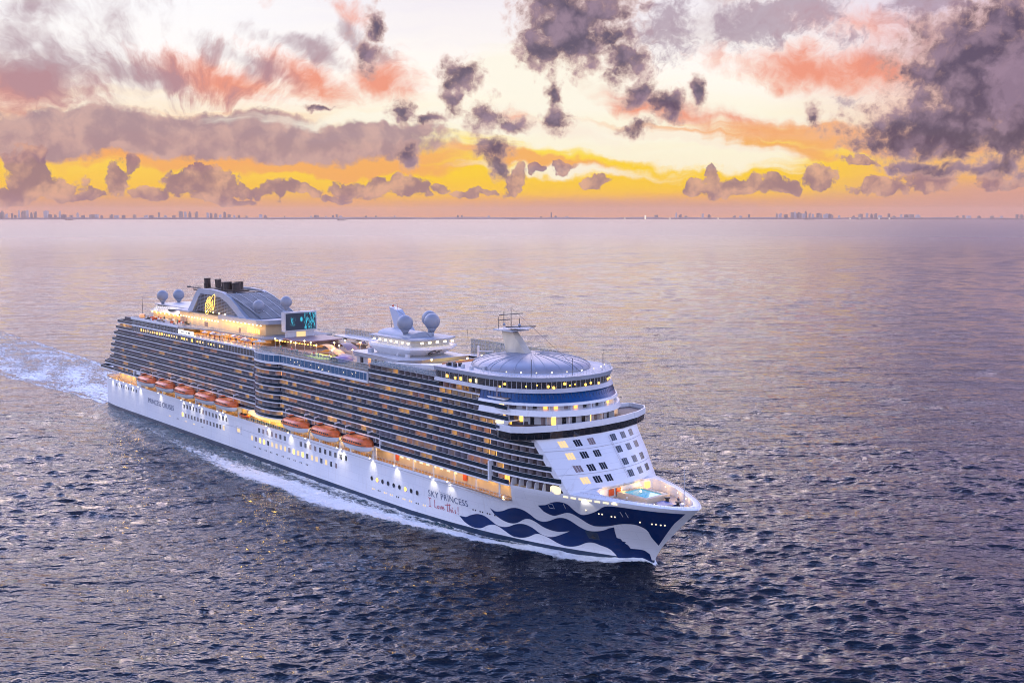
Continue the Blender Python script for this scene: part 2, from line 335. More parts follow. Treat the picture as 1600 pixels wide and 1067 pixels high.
sea = build_sea(); sea.data.materials.append(sea_material())
# ------------------------------------------------------------------ mesh builder and materials
class MB:
    def __init__(s): s.v = []; s.f = []; s.m = []
    def add(s, vs, fs, m=0):
        o = len(s.v); s.v += [tuple(p) for p in vs]; s.f += [tuple(o + i for i in f) for f in fs]; s.m += [m] * len(fs); return s
    def box(s, x0, x1, y0, y1, z0, z1, m=0):
        return s.add([(x0, y0, z0), (x1, y0, z0), (x1, y1, z0), (x0, y1, z0), (x0, y0, z1), (x1, y0, z1), (x1, y1, z1), (x0, y1, z1)],
                     [(3, 2, 1, 0), (4, 5, 6, 7), (0, 1, 5, 4), (1, 2, 6, 5), (2, 3, 7, 6), (3, 0, 4, 7)], m)
    def hexa(s, a, b, m=0):   # 4 bottom, 4 top corners
        return s.add(list(a) + list(b), [(3, 2, 1, 0), (4, 5, 6, 7), (0, 1, 5, 4), (1, 2, 6, 5), (2, 3, 7, 6), (3, 0, 4, 7)], m)
    def prism(s, poly, z0, z1, m=0, cap0=True, cap1=True, top=None):
        n = len(poly); top = top or poly
        vs = [(x, y, z0) for x, y in poly] + [(x, y, z1) for x, y in top]
        fs = [(i, (i + 1) % n, n + (i + 1) % n, n + i) for i in range(n)]
        if cap0: fs.append(tuple(range(n))[::-1])
        if cap1: fs.append(tuple(range(n, 2 * n)))
        return s.add(vs, fs, m)
    def wall(s, path, z0, z1, th, m=0):     # ribbon of thickness th along an open path (to its left)
        n = len(path); off = []
        for i, p in enumerate(path):
            a = Vector(path[max(0, i - 1)]); b = Vector(path[min(n - 1, i + 1)]); t = (b - a).normalized()
            off.append((p[0] - t.y * th, p[1] + t.x * th))
        vs = [(x, y, z0) for x, y in path] + [(x, y, z1) for x, y in path] + [(x, y, z0) for x, y in off] + [(x, y, z1) for x, y in off]
        fs = []
        for i in range(n - 1):
            fs += [(i, i + 1, n + i + 1, n + i), (2 * n + i + 1, 2 * n + i, 3 * n + i, 3 * n + i + 1), (n + i, n + i + 1, 3 * n + i + 1, 3 * n + i), (i + 1, i, 2 * n + i, 2 * n + i + 1)]
        fs += [(0, n, 3 * n, 2 * n), (n - 1, 3 * n - 1, 4 * n - 1, 2 * n - 1)]
        return s.add(vs, fs, m)
    def tube(s, p0, p1, r, m=0, n=6, r1=None):
        p0 = Vector(p0); p1 = Vector(p1); d = (p1 - p0).normalized(); r1 = r if r1 is None else r1
        a = d.orthogonal().normalized(); b = d.cross(a); vs = []
        for p, q in ((p0, r), (p1, r1)):
            for k in range(n):
                t = 2 * math.pi * k / n; vs.append(p + (a * math.cos(t) + b * math.sin(t)) * q)
        fs = [(k, (k + 1) % n, n + (k + 1) % n, n + k) for k in range(n)] + [tuple(range(n))[::-1], tuple(range(n, 2 * n))]
        return s.add(vs, fs, m)
    def path(s, pts, r, m=0, n=5):
        for a, b in zip(pts, pts[1:]): s.tube(a, b, r, m, n)
        return s
    def sphere(s, c, r, m=0, nu=20, nv=12, zs=1.0, v0=0.0, v1=1.0):
        vs = []
        for j in range(nv + 1):
            t = math.pi * (v0 + (v1 - v0) * j / nv)
            for i in range(nu):
                p = 2 * math.pi * i / nu; vs.append((c[0] + r * math.sin(t) * math.cos(p), c[1] + r * math.sin(t) * math.sin(p), c[2] + r * zs * math.cos(t)))
        fs = [(j * nu + i, (j + 1) * nu + i, (j + 1) * nu + (i + 1) % nu, j * nu + (i + 1) % nu) for j in range(nv) for i in range(nu)]
        return s.add(vs, fs, m)
    def grid(s, fn, nu, nv, m=0):
        vs = [fn(i / nu, j / nv) for j in range(nv + 1) for i in range(nu + 1)]
        fs = [(j * (nu + 1) + i, j * (nu + 1) + i + 1, (j + 1) * (nu + 1) + i + 1, (j + 1) * (nu + 1) + i) for j in range(nv) for i in range(nu)]
        return s.add(vs, fs, m)
    def build(s, name, mats, parent=None, smooth=False, loc=None):
        me = bpy.data.meshes.new(name); me.from_pydata(s.v, [], s.f)
        for mt in (mats if isinstance(mats, (list, tuple)) else [mats]): me.materials.append(mt)
        me.polygons.foreach_set('material_index', s.m)
        if smooth: me.polygons.foreach_set('use_smooth', [True] * len(s.f))
        me.update()
        bm = bmesh.new(); bm.from_mesh(me); bmesh.ops.recalc_face_normals(bm, faces=bm.faces); bm.to_mesh(me); bm.free()
        o = bpy.data.objects.new(name, me); COL.objects.link(o)
        if parent: o.parent = parent
        if loc: o.location = loc
        return o
def merge(a, b):      # fold mesh object b into a, keeping b's materials
    n = len(a.data.materials)
    for m in b.data.materials: a.data.materials.append(m)
    bm = bmesh.new(); bm.from_mesh(a.data); k = len(bm.faces); bm.from_mesh(b.data); bm.faces.ensure_lookup_table()
    for f in bm.faces[k:]: f.material_index += n
    bm.to_mesh(a.data); bm.free(); bpy.data.objects.remove(b); return a
def loosen(o):        # one object for each separate piece
    bm = bmesh.new(); bm.from_mesh(o.data); bm.verts.ensure_lookup_table(); seen = {}; c = 0
    for v in bm.verts:
        if v.index in seen: continue
        st = [v]; seen[v.index] = c
        while st:
            q = st.pop()
            for e in q.link_edges:
                w = e.other_vert(q)
                if w.index not in seen: seen[w.index] = c; st.append(w)
        c += 1
    bm.free(); out = []
    for k in range(c):
        b2 = bmesh.new(); b2.from_mesh(o.data); b2.verts.ensure_lookup_table()
        bmesh.ops.delete(b2, geom=[v for v in b2.verts if seen[v.index] != k], context='VERTS')
        me = bpy.data.meshes.new(o.name); b2.to_mesh(me); b2.free()
        for m in o.data.materials: me.materials.append(m)
        q = bpy.data.objects.new(o.name.split('.')[0], me); COL.objects.link(q); q.parent = o.parent; out.append(q)
    bpy.data.objects.remove(o); return out
def empty(name, loc=(0, 0, 0), rz=0.0, parent=None):
    o = bpy.data.objects.new(name, None); COL.objects.link(o); o.location = loc; o.rotation_euler = (0, 0, rz); o.empty_display_size = 1
    if parent: o.parent = parent
    return o
def dup(o, parent=None, loc=None, rz=None):
    c = o.copy(); COL.objects.link(c); c.parent = parent
    if loc is not None: c.location = loc
    if rz is not None: c.rotation_euler = (0, 0, rz)
    for ch in list(o.children): dup(ch, c)
    return c
def mat(name, c, rough=0.5, metal=0.0, emit=None, es=0.0, var=0.0, vs=0.3, spec=0.5, bump=0.0, coat=0.0):
    m = bpy.data.materials.new(name); m.use_nodes = True; t = m.node_tree; N = NT(t); b = t.nodes['Principled BSDF']
    b.inputs['Roughness'].default_value = rough; b.inputs['Metallic'].default_value = metal; b.inputs['Specular IOR Level'].default_value = spec
    b.inputs['Coat Weight'].default_value = coat
    if var or bump:
        g = t.nodes.new('ShaderNodeNewGeometry').outputs['Position']
        n = N.noise(N.vec('MULTIPLY', g, (1.0, 1.0, 0.35)), vs, 5, 0.6)
        if var:
            t.links.new(N.mix(N.ss(n, 0.35, 0.7), tuple(x * (1 - var) for x in c[:3]) + (1,), tuple(min(1, x * (1 + var * .4)) for x in c[:3]) + (1,)), b.inputs['Base Color'])
        else: b.inputs['Base Color'].default_value = (*c[:3], 1)
        if bump:
            bp = t.nodes.new('ShaderNodeBump'); bp.inputs['Distance'].default_value = bump; t.links.new(n, bp.inputs['Height']); t.links.new(bp.outputs[0], b.inputs['Normal'])
    else: b.inputs['Base Color'].default_value = (*c[:3], 1)
    if emit:
        b.inputs['Emission Color'].default_value = (*emit, 1); b.inputs['Emission Strength'].default_value = es
        m.cycles.emission_sampling = 'FRONT' if es > 30 else 'NONE'
    return m
WHITE = mat('white_paint', (0.76, 0.77, 0.79), 0.35, var=0.06)
def hull_paint():
    m = bpy.data.materials.new('white_hull_paint'); m.use_nodes = True; t = m.node_tree; N = NT(t); b = t.nodes['Principled BSDF']
    g = t.nodes.new('ShaderNodeNewGeometry').outputs['Position']; sp = N.sep(g)
    br = t.nodes.new('ShaderNodeTexBrick'); br.offset = 0.5; t.links.new(N.comb(sp[0], sp[2]), br.inputs['Vector'])
    br.inputs['Scale'].default_value = 1.0; br.inputs['Brick Width'].default_value = 7.5; br.inputs['Row Height'].default_value = 2.3; br.inputs['Mortar Size'].default_value = 0.035; br.inputs['Mortar Smooth'].default_value = 0.4
    br.inputs['Color1'].default_value = (.79, .80, .82, 1); br.inputs['Color2'].default_value = (.75, .765, .79, 1); br.inputs['Mortar'].default_value = (.60, .61, .64, 1)
    st = N.noise(N.comb(N.math('MULTIPLY', sp[0], 1.1), N.math('MULTIPLY', sp[1], .3), N.math('MULTIPLY', sp[2], .09)), 1.0, 5, .65)
    big = N.noise(g, 0.06, 3, .5)
    c = N.mix(N.ss(st, .56, .78, 0, .38), br.outputs[0], (.50, .43, .38, 1)); c = N.mix(N.ss(big, .4, .7, 0, .12), c, (.55, .58, .66, 1))
    t.links.new(c, b.inputs['Base Color']); b.inputs['Roughness'].default_value = .32
    dent = N.noise(N.vec('MULTIPLY', g, (1, 1, 1.6)), .45, 2, .5); bp = t.nodes.new('ShaderNodeBump'); bp.inputs['Distance'].default_value = .05; t.links.new(dent, bp.inputs['Height']); t.links.new(bp.outputs[0], b.inputs['Normal'])
    return m
HULLW = hull_paint()
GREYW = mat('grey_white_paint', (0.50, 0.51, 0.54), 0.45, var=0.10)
NAVY = mat('navy_boot_paint', (0.012, 0.035, 0.075), 0.35)
BLUE = mat('blue_hull_paint', (0.002, 0.026, 0.118), 0.35, spec=0.2, var=0.25, vs=0.08)
BLUE2 = mat('bright_blue_panel', (0.004, 0.065, 0.21), 0.25, spec=0.3, var=0.15)
GLASS = mat('dark_window_glass', (0.008, 0.012, 0.018), 0.06, spec=0.6)
BALG = mat('balustrade_glass', (0.007, 0.022, 0.038), 0.15, spec=0.22)
CLEAR = mat('windscreen_glass', (0.10, 0.20, 0.22), 0.10, spec=0.6)
_t = CLEAR.node_tree; _tr = _t.nodes.new('ShaderNodeBsdfTransparent'); _mx = _t.nodes.new('ShaderNodeMixShader'); _mx.inputs[0].default_value = 0.35
_t.links.new(_tr.outputs[0], _mx.inputs[1]); _t.links.new(_t.nodes['Principled BSDF'].outputs[0], _mx.inputs[2]); _t.links.new(_mx.outputs[0], _t.nodes['Material Output'].inputs[0])
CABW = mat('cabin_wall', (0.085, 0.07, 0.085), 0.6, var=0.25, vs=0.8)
DIVD = mat('balcony_divider', (0.34, 0.31, 0.35), 0.5)
CURT = mat('drawn_curtain', (0.26, 0.20, 0.20), 0.8, var=0.3, vs=1.3)
RAIL = mat('rail_metal', (0.55, 0.56, 0.58), 0.35, metal=0.3)
LITCREAM = mat('lamplit_cream', (0.62, 0.50, 0.32), 0.5, var=0.1)  # walls are white; the lamps' yellow is mixed into this colour
TEAK = mat('teak_deck', (0.34, 0.22, 0.14), 0.6, var=0.25, vs=0.9)
DECKG = mat('grey_deck', (0.30, 0.31, 0.33), 0.7, var=0.2, vs=0.4)
SOOT = mat('sooty_funnel', (0.045, 0.032, 0.030), 0.5, metal=0.3, var=0.4, vs=1.2)
LOUV = mat('funnel_louvre', (0.26, 0.29, 0.34), 0.5, var=0.2)
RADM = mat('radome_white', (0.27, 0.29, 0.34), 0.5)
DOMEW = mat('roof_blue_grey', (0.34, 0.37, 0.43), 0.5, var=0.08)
ORNG = mat('orange_lifeboat', (0.80, 0.15, 0.02), 0.35, var=0.25, vs=0.7)
ORNG2 = mat('red_orange', (0.60, 0.09, 0.02), 0.4)
DARK = mat('dark_trim', (0.03, 0.03, 0.035), 0.5)
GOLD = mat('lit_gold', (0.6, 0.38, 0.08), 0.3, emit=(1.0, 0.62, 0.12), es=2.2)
POOL = mat('pool_water', (0.02, 0.22, 0.30), 0.05, emit=(0.01, 0.28, 0.42), es=0.8)  # teal strengthened by a glow put into the water
SKIN = mat('skin', (0.45, 0.26, 0.18), 0.6)
def lamp(name, c, es): return mat(name, (0.12, 0.10, 0.08), 0.4, emit=c, es=es)
L_YEL = lamp('lit_yellow_window', (1.0, 0.50, 0.06), 4.2)
L_ORA = lamp('lit_orange_window', (1.0, 0.38, 0.07), 2.4)
L_PAL = lamp('lit_pale_window', (1.0, 0.70, 0.30), 1.05)
L_LAMP = lamp('warm_lamp', (1.0, 0.66, 0.24), 9.0)
L_STRIP = lamp('warm_ceiling_lamp', (1.0, 0.55, 0.14), 14.0)
L_WHITE = lamp('white_lamp', (1.0, 0.84, 0.56), 3.5)
L_SOFT = lamp('soft_white_glow', (1.0, 0.86, 0.60), 1.15)
L_BLUE = lamp('blue_glass_glow', (0.05, 0.35, 1.0), 0.22)
def point(loc, power, c, parent, r=0.4, name='deck_lamp_light'):
    l = bpy.data.lights.new(name, 'POINT'); l.energy = power * 0.5; l.color = (c[0], c[1] * .84, c[2] * .42); l.shadow_soft_size = r
    o = bpy.data.objects.new(name, l); COL.objects.link(o); o.location = loc; o.parent = parent; return o
def spot(loc, to, power, c, parent, ang=60, blend=0.5, r=0.15):
    l = bpy.data.lights.new('floodlight_beam', 'SPOT'); l.energy = power * 0.6; l.color = c; l.spot_size = R(ang); l.spot_blend = blend; l.shadow_soft_size = r
    o = bpy.data.objects.new('floodlight_beam', l); COL.objects.link(o); o.location = loc; o.parent = parent
    o.rotation_euler = (Vector(to) - Vector(loc)).to_track_quat('-Z', 'Y').to_euler(); return o
WARM = (1.0, 0.66, 0.26); WARMW = (1.0, 0.80, 0.52)
# ------------------------------------------------------------------ the cruise ship
ship = empty('cruise_ship', (0, 0, 0))
tag(ship, 'huge white cruise ship with blue wave pattern on its bow and rows of balconies', 'cruise ship')
def P(mb, name, mats, smooth=False, parent=None): return mb.build(name, mats, parent or ship, smooth)
def rimz(x): return float(np.interp(x, [119.4, 137, 150, 165], [17.0, 17.4, 17.2, 16.6]))
def topz(x): return 13.0 if x < 118.6 else (13.0 + 4.0 * (x - 118.6) / 0.8 if x < 119.4 else rimz(x))

# hull: lofted from stations
xs = [-165.8, -165.7, -165.3, -164.4, -163, -160, -155, -148, -135] + list(np.arange(-120, 60, 12)) + list(np.arange(60, 118, 4)) + [118.6, 119.4] + list(np.arange(122, 164, 2)) + [163.3, 164.3, 165.0]
zz = [-4, -2, -0.5, 1.35, 2.2, 3.5, 5, 6.5, 8, 9.5, 11, 12.2, 13.0]
def hull_rows(x):
    t = topz(x); b = zz[:-1] + [13.0]
    out = list(b)
    ex = [13.0 + (t - 13.0) * k / 4 for k in range(1, 5)] if t > 13.01 else [13.0 + 0.001 * k for k in range(1, 5)]
    return out + ex
def hullpt(x, z):
    s = ip(z, STEM)
    if x > 151 and x > s: x = s
    return x, hb(x, z), z
hb_ = MB()
rows = [hull_rows(x) for x in xs]; nr = len(rows[0])
for sgn in (-1, 1):
    vs = []
    for x, rw in zip(xs, rows):
        for z in rw:
            a, b, c = hullpt(x, z); vs.append((a, sgn * b, c))
    fs = []; ms = []
    for i in range(len(xs) - 1):
        for j in range(nr - 1):
            fs.append((i * nr + j, (i + 1) * nr + j, (i + 1) * nr + j + 1, i * nr + j + 1)); ms.append(1 if rows[i][j + 1] <= 1.4 else 0)
    o = len(hb_.v); hb_.v += vs; hb_.f += [tuple(o + q for q in f) for f in fs]; hb_.m += ms
# transom
hb_.add([(-165.8, -12, -4), (-165.8, 12, -4), (-165.75, 15.3, 13), (-165.75, -15.3, 13)], [(0, 1, 2, 3)])
hull = P(hb_, 'hull', [HULLW, NAVY], smooth=True)
me = hull.data
bm = bmesh.new(); bm.from_mesh(me); bmesh.ops.remove_doubles(bm, verts=bm.verts, dist=0.0005); bmesh.ops.recalc_face_normals(bm, faces=bm.faces); bm.to_mesh(me); bm.free()
try: me.set_sharp_from_angle(angle=R(40))
except Exception: pass

# painted waves on the bow (starboard and port)
def tess(poly, sgn, off):
    bm = bmesh.new(); vs = [bm.verts.new((x, 0, z)) for x, z in poly]
    es = [bm.edges.new((vs[i], vs[(i + 1) % len(vs)])) for i in range(len(vs))]
    bmesh.ops.triangle_fill(bm, use_beauty=True, edges=es)
    for x in np.arange(97, 166, 1.0):
        bmesh.ops.bisect_plane(bm, geom=bm.verts[:] + bm.edges[:] + bm.faces[:], plane_co=(x, 0, 0), plane_no=(1, 0, 0))
    for z in np.arange(1, 18, 1.0):
        bmesh.ops.bisect_plane(bm, geom=bm.verts[:] + bm.edges[:] + bm.faces[:], plane_co=(0, 0, z), plane_no=(0, 0, 1))
    bm.normal_update()
    V_ = [(v.co.x, sgn * (hb(v.co.x, v.co.z) + off), v.co.z) for v in bm.verts]; bm.verts.index_update()
    F_ = [tuple(v.index for v in f.verts) for f in bm.faces]; bm.free()
    return V_, F_
def smooth_poly(p, n=3):
    out = []
    N_ = len(p)
    for i in range(N_):
        p0, p1, p2, p3 = (Vector(p[(i + k) % N_]) for k in (-1, 0, 1, 2))
        sharp = (p1 - p0).angle(p2 - p1, 0) > 1.1 or (p2 - p1).angle(p3 - p2, 0) > 1.1 or (p2 - p1).length < 1.2
        for k in range(1 if sharp else n):
            t = k / n
            if sharp: q = p1
            else: q = 0.5 * ((2 * p1) + (p2 - p0) * t + (2 * p0 - 5 * p1 + 4 * p2 - p3) * t * t + (3 * p1 - p0 - 3 * p2 + p3) * t ** 3)
            out.append((q.x, q.y))
    return out
MURAL1 = [(109.4, 8.69), (111.0, 8.05), (113.8, 8.66), (116.5, 9.88), (118.8, 10.5), (121.1, 10.37), (122.9, 9.57), (124.5, 8.32), (126.3, 8.0), (128.5, 8.68), (130.9, 9.81), (133.0, 10.25), (134.6, 9.77), (136.2, 8.5), (137.9, 7.63), (139.9, 7.67), (142.2, 8.28), (144.2, 9.27), (145.5, 9.73), (145.1, 8.45), (144.8, 6.66), (145.7, 6.42), (145.8, 5.86), (146.6, 5.68), (146.2, 5.33), (146.8, 4.88), (147.1, 3.99), (148.8, 4.05), (150.2, 3.87), (150.9, 3.01), (151.0, 2.08), (149.3, 1.52), (147.3, 1.52), (144.6, 2.11), (142.2, 2.84), (139.8, 3.74), (138.2, 4.17), (136.4, 3.86), (134.4, 2.83), (132.4, 2.1), (130.2, 1.92), (128.2, 2.51), (126.2, 3.46), (124.0, 4.01), (122.4, 3.78), (120.5, 2.78), (118.1, 1.94), (115.1, 1.72), (112.7, 2.78), (110.7, 3.75), (109.0, 3.87), (106.9, 3.2), (104.2, 1.87), (101.1, 1.63), (98.2, 2.6), (96.7, 3.92), (99.1, 4.04), (101.3, 5.03), (103.8, 5.84), (106.1, 5.92), (108.0, 5.33), (110.0, 4.18), (112.1, 3.83), (114.5, 4.4), (117.0, 5.54), (119.8, 6.09), (122.1, 5.57), (124.1, 4.21), (126.3, 3.74), (128.4, 4.24), (131.0, 5.46), (133.0, 6.48), (130.0, 5.79), (127.7, 5.84), (125.6, 6.41), (124.1, 7.4), (122.3, 7.98), (120.4, 7.55), (117.7, 6.05), (115.3, 5.47), (112.8, 5.88), (110.5, 7.18)]
MURAL2 = [(126.8, 12.68), (129.2, 13.2), (131.4, 14.25), (133.9, 14.9), (136.0, 14.61), (137.0, 13.26), (138.5, 12.11), (140.7, 12.67), (143.2, 13.86), (146.0, 15.6), (148.7, 16.73), (151.2, 17.36), (154.6, 17.4), (159.4, 16.9), (163.7, 16.26), (160.4, 12.65), (157.0, 8.85), (154.3, 5.61), (153.9, 7.96), (152.9, 10.06), (151.4, 11.18), (149.3, 11.23), (146.9, 10.73), (144.4, 9.88), (141.9, 9.39), (140.3, 9.31), (139.0, 9.88), (137.9, 10.78), (136.3, 11.84), (134.7, 12.0), (132.2, 11.03), (130.1, 10.4), (127.8, 11.21)]
MURAL1 = [(x, max(z, -0.3) if not (138 < x < 152 and z < 2.2) else -0.3) for x, z in MURAL1]
MURAL2 = [(x, min(z, 16.0 - max(0, (x - 150)) * 0.03)) if z < 17.5 else (x, 16.0) for x, z in MURAL2]
MURAL2 = [(x - (0.9 if x > 153.5 else 0), z) for x, z in MURAL2]
for nm, pl in (('wave_mural', MURAL1), ('bow_mural', MURAL2)):
    mb = MB()
    for sg in (-1, 1):
        v_, f_ = tess(smooth_poly(pl), sg, 0.05); mb.add(v_, f_)
    P(mb, nm, BLUE)
# faint seams of plating, gunport doors and rub rail
mb = MB()
mb.box(8, 116, -19.32, -19.18, 12.15, 12.3); mb.box(-40, 8, -19.32, -19.18, 9.0, 9.1)
P(mb, 'rub_rail', GREYW)

# lettering on the hull
def lettering(text, size, x0, z0, name, m, off=0.07, sx=1.0, space=1.0, slope=0.0):
    c = bpy.data.curves.new(name, 'FONT'); c.body = text; c.size = size; c.space_character = space; c.resolution_u = 3
    t = bpy.data.objects.new('tmp', c); COL.objects.link(t)
    dg = bpy.context.evaluated_depsgraph_get(); me = bpy.data.meshes.new_from_object(t.evaluated_get(dg))
    bpy.data.objects.remove(t); bpy.data.curves.remove(c)
    for v in me.vertices:
        x = x0 + v.co.x * sx; z = z0 + v.co.y + v.co.x * slope; v.co = (x, -(hb(x, z) + off), z)
    me.materials.clear(); me.materials.append(m)
    o = bpy.data.objects.new(name, me); COL.objects.link(o); o.parent = ship
    return o
INK = mat('slate_blue_lettering', (0.08, 0.11, 0.20), 0.4); REDI = mat('red_script', (0.42, 0.02, 0.06), 0.4)
lettering('SKY PRINCESS', 2.5, 84.2, 7.2, 'ship_name_lettering', INK, space=1.08)
lettering('PRINCESS CRUISES', 2.9, -111.5, 7.6, 'line_name_lettering', INK, sx=1.08, space=1.0)
# serifs for the ship's name: thin bars along head and foot
def stroke(mb, pts, w, off=0.07):
    for a, b in zip(pts, pts[1:]):
        a = Vector(a); b = Vector(b); d = (b - a)
        if d.length < 1e-4: continue
        n = Vector((-d.y, d.x)).normalized() * w / 2; d = d.normalized() * w * 0.3
        q = [a - n - d, b - n + d, b + n + d, a + n - d]
        mb.add([(p.x, -(hb(p.x, p.y) + off), p.y) for p in q], [(0, 1, 2, 3)])
mb = MB()
X0, Z0 = 84.4, 4.2
def sc(pts): return [(X0 + x, Z0 + y) for x, y in pts]
for pts in [[(0.2, 0), (0.3, 2.3)], [(-0.3, 2.35), (0.9, 2.25)], [(-0.3, 0.05), (0.7, -.05)],                    # I
            [(2.3, 2.2), (2.1, 0.1), (3.1, 0.1)],                                                            # L
            [(3.5, 0.8), (3.2, 0.4), (3.5, 0), (3.9, 0.3), (3.9, 0.8), (3.5, 0.8)], [(4.3, 0.9), (4.6, 0), (5.0, 1.0)], [(5.2, 0.5), (5.8, 0.6), (5.5, 0.95), (5.2, 0.5), (5.4, 0.05), (6.1, 0.3)],
            [(6.4, 1.6), (8.6, 2.0)], [(7.4, 2.3), (7.2, 0.1), (7.6, 0.2)], [(8.2, 2.3), (8.1, 0), (8.3, 0.7), (8.7, 0.8), (8.8, 0)], [(9.3, 0.9), (9.3, 0.1), (9.6, 0.2)], [(9.3, 1.3), (9.4, 1.4)], [(10.5, 0.9), (10.1, 0.8), (10.5, 0.35), (10.1, 0)],
            [(11.6, 2.2), (11.3, 0.7)], [(11.2, 0.2), (11.25, 0.0)]]:
    stroke(mb, sc([(x * 1.06, y * 1.05) for x, y in pts]), 0.18)
P(mb, 'red_script_lettering', REDI)

# hull windows and portholes
def hw_mesh(w, h, m, frame=True):
    b = MB()
    b.box(-w / 2, w / 2, -0.03, 0.10, -h / 2, h / 2, 0)
    if frame:
        b.box(-w / 2 - .12, w / 2 + .12, -0.08, 0.09, h / 2, h / 2 + .12, 1); b.box(-w / 2 - .12, w / 2 + .12, -0.08, 0.09, -h / 2 - .12, -h / 2, 1)
        b.box(-0.04, 0.04, -0.05, 0.095, -h / 2, h / 2, 1)
    return b.build('hull_window', [m, WHITE], ship)
HW = {}
def hull_window(x, z, kind, w=1.15, h=1.55, name='hull_window'):
    k = (kind.name, w, h)
    if k not in HW: o = hw_mesh(w, h, kind); HW[k] = o
    else: o = dup(HW[k], ship)
    o.name = name
    y = hb(x, z); sl = (hb(x + 1, z) - hb(x - 1, z)) / 2
    o.location = (x, -(y + 0.03), z); o.rotation_euler = (0, 0, -math.atan(sl) * -1 if False else math.atan(-sl) * -1)
rw = random.Random(4)
def pick(p): 
    q = rw.random()
    return L_YEL if q < p * .4 else (L_PAL if q < p else (GLASS if q < .8 else CURT))
for a, b, n, z, p in [(-76, -39.5, 14, 10.9, 0.0), (-14.4, 3.7, 7, 10.7, 0.0), (14.3, 42, 10, 10.5, 0.05), (-77.6, -42, 14, 7.4, 0.25), (-19.8, 36, 20, 7.2, 0.55), (-146.2, -124, 9, 10.9, 0.0)]:
    for i in range(n): hull_window(a + (b - a) * i / (n - 1), z, pick(p), 1.2 if n != 9 else 0.9, 1.6 if n != 9 else 1.3)
for i in range(9):
    x = 56.3 + (79.2 - 56.3) * i / 8; z = 7.0
    b = MB(); b.tube((x, -hb(x, z) - 0.10, z), (x, -hb(x, z) + 0.1, z), 0.62, 0, 14); b.tube((x, -hb(x, z) - 0.06, z), (x, -hb(x, z) + 0.08, z), 0.78, 1, 14)
    P(b, 'porthole', [L_YEL if i in (1, 6) else GLASS, GREYW])
for grp in (((-18, 18), 10, 4.3, 0), ((57, 82), 9, 3.9, 1), ((103, 111), 4, 6.8, 0), ((-90, -60), 5, 5.0, 1)):
    (a, c), n, z, lit = grp; 
    for i in range(n):
        x = a + (c - a) * i / (n - 1); b = MB()
        for dx in (-0.45, 0.45): b.tube((x + dx, -hb(x + dx, z) - 0.06, z), (x + dx, -hb(x + dx, z) + 0.1, z), 0.24, 0, 8)
        loosen(P(b, 'small_porthole', L_PAL if (lit and i % 3 != 1) else DARK))
# shell doors
b = MB()
for x0, x1, z0, z1 in ((-31.5, -27.5, 7.2, 9.8), (89.3, 94.2, 9.2, 12.4)):
    for (a0, a1, c0, c1) in ((x0, x1, z0, z0 + .12), (x0, x1, z1 - .12, z1), (x0, x0 + .12, z0, z1), (x1 - .12, x1, z0, z1)):
        b.box(a0, a1, -hb(a0, c0) - .06, -hb(a0, c0) + .05, c0, c1)
P(b, 'shell_door', GREYW)
hull_window(-30.6, 8.4, L_PAL, 1.0, 1.5); hull_window(-29.4, 8.4, L_PAL, 1.0, 1.5)
# mooring openings and lights near the bow
for x, z, w, h in [(133.5, 17.9, 3.4, 1.9)]:
    b = MB(); pts = []
    for k in range(20):
        t = 2 * math.pi * k / 20; pts.append((x + w / 2 * math.copysign(abs(math.cos(t)) ** .6, math.cos(t)), z + h / 2 * math.copysign(abs(math.sin(t)) ** .6, math.sin(t))))
    yy = -hb(x, 17) - 0.06
    b.add([(p[0], yy, p[1]) for p in pts] + [(p[0], yy + 0.5, p[1]) for p in pts], [tuple(range(20))] + [(i, (i + 1) % 20, 20 + (i + 1) % 20, 20 + i) for i in range(20)])
    P(b, 'mooring_window', L_SOFT)
for i in range(7):
    x = 135.8 + i * 2.05; z = 16.45; b = MB()
    a0, a1 = -hb(x, z) - .07, -hb(x + 1.3, z) - .07
    b.hexa([(x, a0, z), (x + 1.3, a1, z), (x + 1.3, a1 + .3, z), (x, a0 + .3, z)], [(x, a0, z + .42), (x + 1.3, a1, z + .42), (x + 1.3, a1 + .3, z + .42), (x, a0 + .3, z + .42)])
    P(b, 'mooring_slot', L_SOFT)
for x, z, n in ((140.5, 10.7 + 3, 1), (143.5, 13.2, 2), (146.4, 12.9, 2), (152.5, 12.2, 1), (154.9, 12.0, 2), (156.6, 11.9, 2)):
    for k in range(n):
        b = MB(); xx = x + k * .8; b.sphere((xx, -hb(xx, z) - 0.08, z), 0.22, 0, 8, 6); P(b, 'bow_light', L_SOFT)
b = MB()
for x0, x1, z0, z1 in ((130.2, 131.6, 12.6, 13.8),):
    for q in ((x0, x1, z0), (x0, x1, z1)): b.tube((q[0], -hb(q[0], q[2]) - .1, q[2]), (q[1], -hb(q[1], q[2]) - .1, q[2]), .06)
    for q in (x0, x1): b.tube((q, -hb(q, z0) - .1, z0), (q, -hb(q, z1) - .1, z1), .06)
for x in (135, 149.2, 150.4): b.tube((x, -hb(x, 13.2) - .12, 13.2), (x, -hb(x, 14.6) - .12, 14.6), .08)
P(b, 'mooring_bracket', RAIL)
